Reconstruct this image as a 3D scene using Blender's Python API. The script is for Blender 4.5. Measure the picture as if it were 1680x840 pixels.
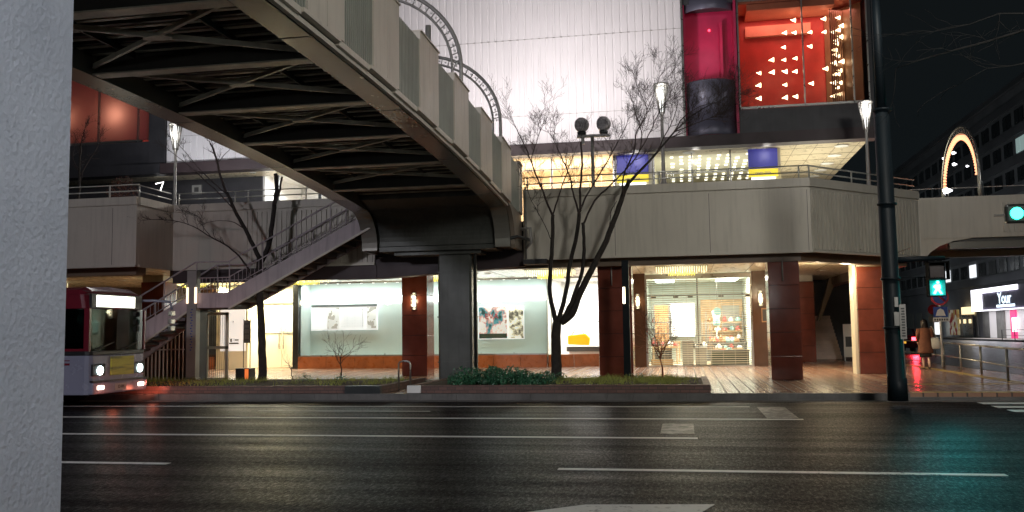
import bpy, math, random
from mathutils import Vector, Matrix, Euler
R = math.radians
rnd = random.Random(7)
scn = bpy.context.scene
col = scn.collection
for o in list(bpy.data.objects): bpy.data.objects.remove(o)

# ------------------------------------------------------------------ camera
F = 1500.0; YAW = R(10.6); ROLL = .0141; PITCH = math.atan(125/F); CZ = 1.6
fw = Vector((-math.sin(YAW)*math.cos(PITCH), math.cos(YAW)*math.cos(PITCH), math.sin(PITCH)))
rt = Vector((math.cos(YAW), math.sin(YAW), 0)); up = rt.cross(fw)
c_, s_ = math.cos(ROLL), math.sin(ROLL)
rt, up = rt*c_-up*s_, up*c_+rt*s_
cam_d = bpy.data.cameras.new('camera'); cam = bpy.data.objects.new('camera', cam_d); col.objects.link(cam)
m3 = Matrix((rt, up, -fw)).transposed()
cam.matrix_world = Matrix.Translation((0, 0, CZ)) @ m3.to_4x4()
cam_d.sensor_width = 36; cam_d.lens = 36*F/1680; cam_d.clip_end = 2000; cam_d.clip_start = .1
scn.camera = cam

def at(px, py, X=None, Y=None, Z=None):
    """world point on a plane X=, Y= or Z= seen at a pixel of the 1680x840 photograph"""
    d = fw + rt*((px-840)/F) + up*((420-py)/F)
    t = (X/d.x) if X is not None else (Y/d.y) if Y is not None else (Z-CZ)/d.z
    return Vector((0, 0, CZ)) + d*t

# ------------------------------------------------------------------ world, exposure
w = bpy.data.worlds.new('World'); scn.world = w; w.use_nodes = True
nt = w.node_tree; nt.nodes.clear()
sky = nt.nodes.new('ShaderNodeTexSky'); sky.sky_type = 'NISHITA'; sky.sun_disc = False
sky.sun_elevation = R(-4.5); sky.sun_rotation = R(200); sky.air_density = 1.5; sky.dust_density = 4
addc = nt.nodes.new('ShaderNodeMixRGB'); addc.blend_type = 'ADD'; addc.inputs[0].default_value = 1
addc.inputs[2].default_value = (.055, .075, .085, 1)
bg = nt.nodes.new('ShaderNodeBackground'); bg.inputs[1].default_value = .09
wo = nt.nodes.new('ShaderNodeOutputWorld')
nt.links.new(sky.outputs[0], addc.inputs[1]); nt.links.new(addc.outputs[0], bg.inputs[0]); nt.links.new(bg.outputs[0], wo.inputs[0])
vs = scn.view_settings; vs.view_transform = 'Standard'; vs.look = 'None'; vs.exposure = 0; vs.gamma = 1; vs.use_curve_mapping = False
scn.render.engine = 'CYCLES'; cy = scn.cycles
cy.use_denoising = True; cy.max_bounces = 7; cy.diffuse_bounces = 3; cy.glossy_bounces = 4; cy.transmission_bounces = 5
cy.transparent_max_bounces = 12; cy.sample_clamp_indirect = 6; cy.sample_clamp_direct = 0
cy.caustics_reflective = False; cy.caustics_refractive = False
try: cy.use_light_tree = True
except Exception: pass

# ------------------------------------------------------------------ lamps of the place, with some assumed lamps and fill lights added
def light(kind, loc, energy, color=(1, 1, 1), size=.3, size_y=None, target=None, angle=120, blend=.6, direction=None):
    d = bpy.data.lights.new(kind.lower()+'_lamp', kind); d.energy = energy; d.color = color
    if kind == 'AREA':
        d.shape = 'RECTANGLE'; d.size = size; d.size_y = size_y or size
    else:
        d.shadow_soft_size = size
    if kind == 'SPOT': d.spot_size = R(angle); d.spot_blend = blend
    o = bpy.data.objects.new(kind.lower()+'_lamp', d); col.objects.link(o); o.location = loc
    if target is not None: direction = Vector(target)-Vector(loc)
    if direction is not None: o.rotation_euler = Vector(direction).to_track_quat('-Z', 'Y').to_euler()
    return o
WARM = (1, .80, .50); COOL = (.86, .96, 1); NEUT = (1, .95, .86); PINK = (1, .915, .91)
# street lamps over the road (the tall post at the right, and two unseen ones assumed on the camera's own side of the street)
light('SPOT', (4.6, 17.4, 9.4), 760, (1, .96, .88), .3, target=(2.0, 20, 0), angle=150, blend=.9)
light('SPOT', (8.0, 1.5, 9.0), 5300, (1, .97, .91), 1.3, target=(1, 24, 4), angle=115, blend=.9)
light('SPOT', (-13.5, -1.5, 9.0), 5200, (.90, .88, 1), .7, target=(-15, 22, 4), angle=115, blend=.9)
light('SPOT', (1.2, 0.2, 6.4), 1800, (.86, .90, 1), .10, target=(-3.2, 3.2, 1.6), angle=70, blend=.9)  # assumed unseen lamp, added to light the foreground pillar
light('POINT', (-9.5, -3.0, 3.7), 190, (.95, .98, .96), .3); light('POINT', (4.5, -4.0, 3.7), 230, (.95, .98, .96), .3)  # low lamps added behind the camera to light the bridge underside
for yy in (55, 100, 135): light('POINT', (20, yy, 9.2), 520, (.92, .96, 1), .3)  # unseen lamps added to brighten the office block front
# floodlights on the white wall
light('SPOT', (-2.7, 28.2, 8.2), 1850, PINK, .3, target=(-3.5, 34, 13.6), angle=120, blend=1)
light('SPOT', (-7.2, 28.4, 7.0), 1750, PINK, .3, target=(-7.5, 34, 13.2), angle=112, blend=1)
light('SPOT', (-18.0, 29.6, 6.9), 750, (.95, .95, 1), .3, target=(-18, 34, 10.0), angle=115, blend=1)
# shop rooms, ground floor
light('AREA', (-14.2, 37.95, 3.78), 64, (.86, 1, .95), 4.4, .5, direction=(0, .25, -1))
light('AREA', (-8.4, 37.95, 3.78), 74, (.86, 1, .95), 5.6, .5, direction=(0, .25, -1))
light('AREA', (-18.5, 37.7, 3.8), 800, (1, .93, .70), 3.4, 1.2, direction=(0, 0, -1))
light('AREA', (0.6, 39.4, 3.75), 950, (1, .93, .74), 4.2, 3.2, direction=(0, 0, -1))
light('AREA', (-3.6, 39.6, 3.78), 420, (1, .98, .92), 2.0, 2.0, direction=(0, 0, -1))
for i in range(7): light('SPOT', (-15.9+i*.72, 38.3, 3.8), 20, (.9, 1, .97), .03, target=(-15.9+i*.72, 38.75, 3.0), angle=75, blend=.8)
for i in range(7): light('SPOT', (-10.7+i*.78, 38.3, 3.8), 20, (.9, 1, .97), .03, target=(-10.7+i*.78, 38.75, 3.0), angle=75, blend=.8)
light('POINT', (4.6, 33, 3.0), 110, (1, .80, .5), .2); light('POINT', (5.0, 29.9, 3.3), 60, (1, .80, .5), .15); light('POINT', (3.2, 31.5, 3.2), 60, (1, .80, .5), .15)  # points added to brighten the corner soffit, no fittings of their own
# upper floor
light('AREA', (-5.0, 37.8, 8.45), 480, (1, .89, .76), 5.0, 2.5, direction=(0, 0, -1))
light('AREA', (-4.8, 37.2, 6.4), 380, (1, .87, .70), 5.0, 1.0, direction=(0, 0, 1))
light('AREA', (1.0, 38.0, 6.4), 85, (1, 1, .93), 4.0, 3.0, direction=(0, 0, 1))
light('AREA', (5.3, 37.5, 5.4), 260, (1, .93, .74), 2.0, 6.0, direction=(0, 0, 1))
light('AREA', (-14.8, 37.2, 8.3), 700, (1, 1, .98), 2.6, 1.4, direction=(0, -.3, -1))
# red window box and recess
light('AREA', (4.4, 34.7, 13.3), 62, (1, .42, .36), 3.8, .8, direction=(0, .15, -1))
light('POINT', (1.2, 33.9, 12.2), 21, (1, .30, .45), .4)
light('POINT', (-23.4, 34.8, 11.0), 34, (1, .85, .66), .25)
light('POINT', (-25.7, 34.8, 11.0), 18, (1, .8, .6), .25)

# ------------------------------------------------------------------ materials
class G:
    def __init__(s, name):
        s.m = bpy.data.materials.new(name); s.m.use_nodes = True; s.t = s.m.node_tree
        s.b = s.t.nodes['Principled BSDF']; s.out = s.t.nodes['Material Output']
    def n(s, typ, **k):
        x = s.t.nodes.new('ShaderNode'+typ)
        for a, b in k.items():
            setattr(x, a, b)
        return x
    def l(s, a, b): s.t.links.new(a, b)
    def coord(s, scale=(1, 1, 1), obj=True, rot=(0, 0, 0)):
        tc = s.n('TexCoord') if obj else s.n('NewGeometry'); mp = s.n('Mapping'); mp.inputs['Scale'].default_value = scale
        mp.inputs['Rotation'].default_value = rot
        s.l(tc.outputs['Object' if obj else 'Position'], mp.inputs[0]); return mp.outputs[0]
    def noise(s, vec, scale, detail=4, rough=.55):
        x = s.n('TexNoise'); x.inputs['Scale'].default_value = scale; x.inputs['Detail'].default_value = detail
        x.inputs['Roughness'].default_value = rough; s.l(vec, x.inputs['Vector']); return x.outputs['Fac']
    def ramp(s, fac, stops):
        x = s.n('ValToRGB'); cr = x.color_ramp
        while len(cr.elements) < len(stops): cr.elements.new(.5)
        for e, (p, c) in zip(cr.elements, stops):
            e.position = p; e.color = tuple(c)+(1,) if not isinstance(c, (int, float)) else (c, c, c, 1)
        s.l(fac, x.inputs[0]); return x.outputs[0]
    def math(s, op, a, b=None):
        x = s.n('Math', operation=op)
        for i, v in enumerate((a, b)):
            if v is None: continue
            if isinstance(v, (int, float)): x.inputs[i].default_value = v
            else: s.l(v, x.inputs[i])
        return x.outputs[0]
    def mix(s, fac, a, b):
        x = s.n('MixRGB')
        for i, v in enumerate((fac, a, b)):
            if isinstance(v, (int, float)): x.inputs[i].default_value = v if i == 0 else (v, v, v, 1)
            elif isinstance(v, tuple): x.inputs[i].default_value = v+(1,)
            else: s.l(v, x.inputs[i])
        return x.outputs[0]
    def bump(s, h, strength, dist=.01):
        x = s.n('Bump'); x.inputs['Strength'].default_value = strength; x.inputs['Distance'].default_value = dist
        s.l(h, x.inputs['Height']); s.l(x.outputs[0], s.b.inputs['Normal'])

def pm(name, c, rough=.55, metal=0, var=.18, vs=1.2, bump=.15, bs=60, streak=0, spec=.5, rv=.12):
    g = G(name); v = g.coord(obj=False)
    big = g.noise(v, vs, 5); lo = tuple(x*(1-var) for x in c); hi = tuple(min(1, x*(1+var)) for x in c)
    cc = g.ramp(big, [(.3, lo), (.7, hi)])
    if streak:
        v2 = g.coord((5, 5, .35), obj=False); st = g.noise(v2, 1.6, 6, .65)
        k = g.ramp(st, [(.48, 0), (.72, streak)])
        cc = g.mix(k, cc, tuple(x*.35 for x in c))
    g.l(cc, g.b.inputs['Base Color'])
    r = g.noise(v, vs*3, 3); rr = g.n('MapRange'); rr.inputs[3].default_value = max(0, rough-rv); rr.inputs[4].default_value = min(1, rough+rv)
    g.l(r, rr.inputs[0]); g.l(rr.outputs[0], g.b.inputs['Roughness'])
    g.b.inputs['Metallic'].default_value = metal; g.b.inputs['Specular IOR Level'].default_value = spec
    if bump: g.bump(g.noise(v, bs, 3), bump, .004)
    return g.m
def em(name, c, strength, base=None):
    g = G(name); g.b.inputs['Base Color'].default_value = tuple(base or c)+(1,)
    g.b.inputs['Emission Color'].default_value = tuple(c)+(1,); g.b.inputs['Emission Strength'].default_value = strength
    g.b.inputs['Roughness'].default_value = .4
    return g.m
def emn(name, stops, strength, scale=3, detail=4, sc=(1, 1, 1), vor=False):
    """a lit surface with an uneven printed or furnished pattern"""
    g = G(name); v = g.coord(sc)
    if vor:
        x = g.n('TexVoronoi'); x.inputs['Scale'].default_value = scale; g.l(v, x.inputs['Vector'])
        sp = g.n('SeparateColor'); g.l(x.outputs['Color'], sp.inputs[0]); f = sp.outputs[0]
    else: f = g.noise(v, scale, detail)
    cc = g.ramp(f, stops); g.l(cc, g.b.inputs['Base Color']); g.l(cc, g.b.inputs['Emission Color'])
    g.b.inputs['Emission Strength'].default_value = strength
    return g.m
def glassm(name, tint=(1, 1, 1), refl=.10, rough=.02):
    g = G(name); g.t.nodes.remove(g.b)
    tr = g.n('BsdfTransparent'); tr.inputs[0].default_value = tuple(tint)+(1,)
    gl = g.n('BsdfGlossy'); gl.inputs['Roughness'].default_value = rough
    lw = g.n('LayerWeight'); lw.inputs[0].default_value = .35
    f = g.math('MULTIPLY', lw.outputs['Fresnel'], refl*5); f = g.math('MINIMUM', f, .8)
    mx = g.n('MixShader'); g.l(f, mx.inputs[0]); g.l(tr.outputs[0], mx.inputs[1]); g.l(gl.outputs[0], mx.inputs[2])
    g.l(mx.outputs[0], g.out.inputs[0]); return g.m

def asphalt():
    g = G('wet_asphalt'); v = g.coord(obj=False)
    fine = g.noise(g.coord((1, .30, 1), obj=False), 15, 9, .88); mid = g.noise(v, 1.1, 5); vs2 = g.coord((.06, 1.6, 1), obj=False); st = g.noise(vs2, 1.2, 5, .6)
    c = g.ramp(fine, [(.42, (.003, .003, .0034)), (.54, (.009, .009, .0102)), (.60, (.07, .07, .073)), (.68, (.10, .10, .108))])  # pale specks paint glints of the wet aggregate into the colour
    c2 = g.mix(g.ramp(mid, [(.40, 0), (.65, .55)]), c, (.010, .010, .0115)); c2 = g.mix(g.ramp(st, [(.45, 0), (.7, .5)]), c2, (.009, .009, .010))
    g.l(c2, g.b.inputs['Base Color'])
    gl = g.noise(g.coord((1, .28, 1), obj=False, rot=(0, 0, .1)), 30, 9, .85); big2 = g.noise(v, .45, 6, .6)
    sp_l = g.math('MULTIPLY', g.ramp(gl, [(.42, .003), (.54, .018), (.62, .16)]), g.ramp(big2, [(.3, .35), (.65, 1.0)])); g.l(sp_l, g.b.inputs['Specular IOR Level'])
    r = g.ramp(st, [(.36, .34), (.52, .42), (.68, .50)]); g.l(r, g.b.inputs['Roughness'])
    vor = g.n('TexVoronoi'); vor.inputs['Scale'].default_value = 45; g.l(v, vor.inputs['Vector'])
    h = g.math('ADD', g.math('MULTIPLY', vor.outputs['Distance'], .8), fine)
    g.bump(h, .35, .010); return g.m
def pavers():
    g = G('wet_brick_pavers'); v = g.coord(obj=False)
    br = g.n('TexBrick'); br.inputs['Scale'].default_value = 1; br.inputs['Brick Width'].default_value = .3; br.inputs['Row Height'].default_value = .3
    br.offset = 0; br.inputs['Mortar Size'].default_value = .018; br.inputs['Color1'].default_value = (.36, .21, .14, 1)
    br.inputs['Color2'].default_value = (.22, .11, .075, 1); br.inputs['Mortar'].default_value = (.05, .035, .03, 1); br.inputs['Bias'].default_value = 0
    g.l(v, br.inputs['Vector'])
    sx = g.n('SeparateXYZ'); g.l(v, sx.inputs[0])
    fx = g.math('LESS_THAN', g.math('FRACT', g.math('DIVIDE', g.math('ADD', sx.outputs[0], 100.0), 1.5)), .2)
    fy = g.math('LESS_THAN', g.math('FRACT', g.math('DIVIDE', g.math('ADD', sx.outputs[1], .0), .6)), .5)
    k = g.math('MULTIPLY', g.math('MULTIPLY', fx, fy), g.math('SUBTRACT', 1, br.outputs['Fac']))
    c = g.mix(k, br.outputs['Color'], (.48, .36, .26)); dirt = g.noise(v, .9, 6)
    c = g.mix(g.ramp(dirt, [(.6, 0), (.9, .2)]), c, (.12, .07, .05)); g.l(c, g.b.inputs['Base Color'])
    g.l(g.math('ADD', g.math('MULTIPLY', br.outputs['Fac'], .4), .23), g.b.inputs['Roughness'])
    h = g.math('ADD', g.math('MULTIPLY', br.outputs['Fac'], -1.2), 0.0); g.bump(h, .15, .006)
    return g.m
def bricks(name, c1, c2, mort, w, h, rough=.8):
    g = G(name); tc = g.n('NewGeometry'); sx = g.n('SeparateXYZ'); g.l(tc.outputs['Position'], sx.inputs[0])
    cb = g.n('CombineXYZ'); g.l(g.math('ADD', sx.outputs[0], sx.outputs[1]), cb.inputs[0]); g.l(sx.outputs[2], cb.inputs[1])
    br = g.n('TexBrick'); br.inputs['Scale'].default_value = 1; br.inputs['Brick Width'].default_value = w; br.inputs['Row Height'].default_value = h
    br.inputs['Mortar Size'].default_value = .007; br.inputs['Color1'].default_value = c1+(1,); br.inputs['Color2'].default_value = c2+(1,)
    br.inputs['Mortar'].default_value = mort+(1,); g.l(cb.outputs[0], br.inputs['Vector']); g.l(br.outputs['Color'], g.b.inputs['Base Color'])
    g.b.inputs['Roughness'].default_value = rough; g.bump(g.math('MULTIPLY', br.outputs['Fac'], -1), .4, .006); return g.m
def plaster():
    g = G('rough_sprayed_plaster'); v = g.coord(obj=False)
    n1 = g.noise(v, 26, 5, .6); n2 = g.noise(v, 90, 4, .6)
    vo = g.n('TexVoronoi'); vo.inputs['Scale'].default_value = 34; g.l(v, vo.inputs['Vector'])
    h = g.math('ADD', g.math('ADD', n1, g.math('MULTIPLY', n2, .35)), g.math('MULTIPLY', vo.outputs['Distance'], .5))
    g.l(g.ramp(g.noise(v, 2.2, 5), [(.3, (.50, .52, .55)), (.7, (.62, .64, .67))]), g.b.inputs['Base Color'])
    g.b.inputs['Roughness'].default_value = .75; g.bump(h, .52, .018); return g.m

def worn(name, c, base, sc, mid=.40):
    g = G(name); v = g.coord(obj=False); n = g.noise(v, sc, 8, .8); n2 = g.noise(v, .7, 3)
    k = g.ramp(g.math('ADD', g.math('MULTIPLY', n, .75), g.math('MULTIPLY', n2, .25)), [(mid-.03, 1), (mid+.05, 0)])
    g.l(g.mix(k, c, base), g.b.inputs['Base Color']); g.b.inputs['Roughness'].default_value = .5; g.b.inputs['Specular IOR Level'].default_value = .3; return g.m
M = dict(
    asphalt=asphalt(), pavers=pavers(), plaster=plaster(),
    ground=pm('dark_ground', (.05, .05, .052), .7), side_asphalt=pm('side_asphalt', (.045, .045, .048), .3, bump=.3, bs=40),
    kerb=pm('kerb_concrete', (.11, .105, .10), .5, var=.3, vs=2, bump=.3, streak=.4),
    planter=bricks('planter_brick', (.16, .085, .07), (.11, .06, .05), (.06, .045, .04), .21, .075, .6),
    soil=pm('soil', (.05, .037, .024), .95, var=.5, vs=8, bump=.8, bs=30),
    paint=worn('road_paint', (.50, .50, .48), (.05, .05, .05), 9), faded=worn('faded_road_patch', (.24, .23, .21), (.03, .03, .03), 5, .50),
    yellow=pm('tactile_yellow', (.45, .32, .10), .4, var=.3, vs=5, bump=.3, bs=20),
    fascia=pm('fascia_metal', (.58, .54, .455), .5, metal=.05, var=.07, vs=.7, bump=.05, streak=.24),
    rib=pm('ribbed_fascia', (.58, .55, .47), .5, metal=.1, var=.1, vs=.9, bump=.05, streak=.15),
    bridge=pm('bridge_panel', (.62, .57, .49), .5, metal=.05, var=.08, vs=.8, bump=.05, streak=.25),
    bridge_rib=pm('bridge_louvre', (.34, .36, .31), .5, metal=.15, var=.12, bump=.05, streak=.25),
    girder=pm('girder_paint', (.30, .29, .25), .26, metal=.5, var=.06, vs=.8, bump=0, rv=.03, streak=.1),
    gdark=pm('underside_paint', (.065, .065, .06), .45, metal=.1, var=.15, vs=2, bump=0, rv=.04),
    lit_steel=pm('lit_steel_paint', (.62, .62, .52), .38, metal=.15, var=.3, vs=3, bump=.1),  # pale colour paints in the light caught from below the bridge
    haunch=pm('haunch_paint', (.30, .25, .20), .35, metal=.4, var=.15, bump=.05),
    pier=pm('pier_steel', (.085, .09, .08), .45, metal=.3, var=.25, vs=1, bump=.1, streak=.4),
    soffit=pm('soffit_panel', (.70, .62, .46), .30, metal=.1, var=.06, bump=.03), beam=pm('soffit_beam', (.17, .12, .08), .5),
    dkbrown=pm('eave_brown', (.045, .03, .032), .55), dkwall=pm('dark_wall', (.04, .04, .045), .5, var=.25, streak=.3),
    white_wall=pm('white_ribbed_metal', (.74, .72, .73), .42, var=.04, vs=.5, bump=.02, streak=.10),
    granite=pm('red_granite', (.18, .048, .030), .13, var=.18, vs=2.2, bump=.02, bs=20, rv=.06), joint=pm('dark_joint', (.03, .015, .012), .8),
    brown_panel=pm('brown_panel', (.085, .045, .028), .2, var=.2), plinth=pm('terracotta_plinth', (.36, .12, .045), .3, var=.2, vs=3),
    wall_w=pm('display_white', (.66, .74, .70), .6, var=.04, bump=0), cream=pm('cream_panel', (.78, .74, .56), .45, var=.04, bump=0),
    steel=pm('brushed_steel', (.42, .42, .40), .3, metal=.9, var=.1), dsteel=pm('dark_steel', (.05, .055, .055), .35, metal=.6, var=.2),
    pole=pm('dark_blue_pole', (.006, .010, .013), .5, metal=0, spec=.18, var=.25, bump=.02),
    lamp_pole=pm('lamp_pole_grey', (.30, .29, .27), .45, metal=.3), alu=pm('aluminium_rail', (.50, .50, .46), .35, metal=.5),
    bark=pm('bark', (.028, .022, .018), .85, var=.4, vs=9, bump=.9, bs=35), twig=pm('twig_bark', (.040, .026, .022), .8, bump=0),
    twig_dim=pm('dim_bark', (.016, .015, .014), .9, bump=0), twig_red=pm('reddish_twig', (.22, .08, .045), .8, bump=0),
    leaf=pm('dark_leaf', (.035, .13, .065), .35, var=.5, vs=20, bump=0), leafr=pm('autumn_leaf', (.11, .035, .02), .6, var=.6, vs=12, bump=0),
    grass=pm('weed_green', (.26, .28, .06), .7, var=.5, vs=7, bump=0),
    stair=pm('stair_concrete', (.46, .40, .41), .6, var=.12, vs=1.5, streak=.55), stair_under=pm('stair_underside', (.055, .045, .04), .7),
    pale=pm('pale_trim', (.55, .52, .44), .5), fence=pm('fence_bar', (.62, .50, .44), .5), gate=pm('gate_cream', (.5, .46, .36), .5),
    red_wall=pm('red_wall', (.42, .03, .026), .45, var=.15, vs=2), maroon=pm('maroon_panel', (.42, .02, .08), .45),
    red_light=pm('pale_red_panel', (.62, .24, .17), .5), cylin=pm('slate_cladding', (.11, .11, .15), .4, metal=.3, var=.12, streak=.2),
    brn_in=pm('brown_inner_panel', (.22, .11, .06), .4),
    glass=glassm('shop_glass'), bglass=glassm('bus_glass', (.14, .22, .22), .16), tglass=glassm('tinted_glass', (.9, .85, .8), .12),
    bus_red=pm('bus_red', (.12, .011, .020), .2, var=.08, bump=0), bus_white=pm('bus_white', (.20, .205, .27), .25, var=.05, bump=0),
    black=pm('black_plastic', (.012, .012, .014), .4, bump=0), matblack=pm('matt_black', (.008, .009, .010), .8, bump=0, spec=.1), rubber=pm('rubber', (.02, .02, .02), .8),
    bus_yellow=emn('bus_yellow_board', [(.3, (.05, .045, .01)), (.5, (.25, .22, .02)), (.7, (.32, .28, .03))], .12, 2.2, 3, (1, .6, 6)),
    blue=em('blue_sign', (.045, .05, .36), .22), yel=em('yellow_sign', (1, .80, .05), .6), whit=em('white_lit_sign', (1, 1, 1), 1.6),
    tube=em('fluorescent_tube', (.92, 1, .97), 5), lampw=em('lamp_white', (1, .98, .95), 4), lampd=em('lamp_core_white', (1, .99, .97), 1.6), lampc=em('downlight_glow', (1, .86, .58), 9),
    bulb=em('warm_bulb', (1, .83, .55), 9), bulbr=em('arch_bulb', (1, .42, .22), 1.9), spotl=em('spot_white', (.95, .95, 1), 5),
    head=em('headlight', (.80, 1, 1), 9), fog=em('foglight', (1, .80, .62), 7), dest=em('destination_board', (1, .99, .86), 3.2),
    tealdim=em('signal_glow', (.0, .42, .40), .5), green=em('green_signal', (.02, .95, .55), 14), greenv=em('green_man', (.12, 1, .78), 8), off=pm('unlit_lens', (.03, .012, .01), .3, bump=0),
    tail=em('tail_lamp', (1, .04, .06), 12), plate=em('number_plate', (1, .5, .06), .8),
    crystal=em('crystal_rod', (1, .92, .55), 1.0), crystal_y=em('crystal_rod_yellow', (.9, .82, .16), .7),
    sconce=em('sconce_bulb', (1, .86, .58), 14), vert=em('warm_strip', (1, .70, .48), 2.2), twinlamp=pm('round_projector', (.34, .32, .32), .5, var=.3, vs=15),
    light_panel=em('ceiling_light_patch', (1, .99, .80), 1.6), warmc=pm('warm_ceiling', (.72, .60, .42), .5, var=.05, bump=0),
    floor_in=pm('shop_floor', (.50, .42, .30), .25), wood=pm('shop_wood', (.40, .27, .15), .4, var=.3, vs=4),
    poster_a=emn('poster_print_scene', [(.34, (.02, .06, .05)), (.42, (.10, .34, .38)), (.48, (.65, .30, .25)), (.55, (.85, .82, .78)), (.64, (.88, .80, .74)), (.74, (.35, .14, .08))], .35, 3.0, 5, (1, 1, .8)),
    poster_b=emn('poster_print_pale', [(.38, (.10, .09, .07)), (.46, (.55, .50, .35)), (.54, (.95, .92, .80)), (.72, (.95, .93, .80)), (.8, (.75, .72, .15))], .45, 3.4, 5),
    pattern=emn('dotted_print', [(.0, (.95, .95, .93)), (.55, (.93, .94, .92)), (.6, (.55, .52, .48)), (1, (.50, .48, .45))], .25, 7, vor=True),
    paper=em('lit_paper', (.97, .99, 1), .55), grey_t=pm('grey_frame', (.15, .16, .16), .5),
    yellowbag=em('yellow_goods', (1, .62, .02), .55), shoe=pm('dark_leather', (.03, .025, .02), .4), tan=pm('tan_leather', (.35, .18, .08), .5),
    cloth_t=pm('teal_cloth', (.25, .42, .42), .8), redgoods=pm('red_goods', (.45, .08, .07), .5), box_g=pm('grey_box', (.28, .28, .26), .6),
    dgreen=pm('dark_green_counter', (.05, .075, .05), .5), white=pm('white_paint', (.75, .75, .73), .5, var=.05, bump=0),
    skin=pm('skin', (.55, .36, .27), .5, var=.05, bump=0), hair=pm('dark_hair', (.015, .011, .010), .5, var=.3), coat=pm('rust_brown_coat', (.16, .062, .034), .85, var=.2, vs=9),
    skirt=pm('black_skirt', (.02, .02, .02), .8), tote=pm('white_canvas', (.62, .60, .53), .8), boots=pm('dark_shoe', (.03, .025, .02), .5),
    carp=pm('car_paint', (.04, .012, .02), .2, bump=0), far=pm('far_building', (.38, .40, .42), .8, var=.18, vs=.3, bump=0), far2=pm('far_building_band', (.26, .27, .29), .8, vs=.2, bump=0),
    farwin=pm('far_window_dark', (.05, .055, .06), .25, bump=0, var=.6, vs=.25), farlit=em('far_window_lit', (.55, .75, .72), .35), farlitw=em('far_window_white', (.95, .98, 1), 1.2),
    signred=pm('sign_red', (.45, .02, .03), .4, bump=0), signblue=pm('sign_blue', (.02, .06, .30), .4, bump=0), signw=em('lit_shop_frame', (.93, .92, 1), 2.6), signdk=pm('sign_face_dark', (.30, .27, .38), .5),
    signblob=em('shop_lettering', (.75, .93, 1), 2.4), pinkp=em('pink_pillar', (1, .06, .26), .55), shopw=em('shop_pale_wall', (.75, .72, .72), .40), farwarm=em('far_warm_front', (1, .80, .45), 1.4),
    banner=emn('banner_stack', [(.3, (.25, .02, .02)), (.5, (.45, .35, .12)), (.7, (.6, .55, .45))], .25, 1.6, 2, vor=True),
    mats=pm('magazine_dark', (.05, .05, .05), .5), ledred=em('red_dot', (1, .05, .1), 4),
    orange=em('orange_glow', (1, .22, .05), .7),
)

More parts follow.
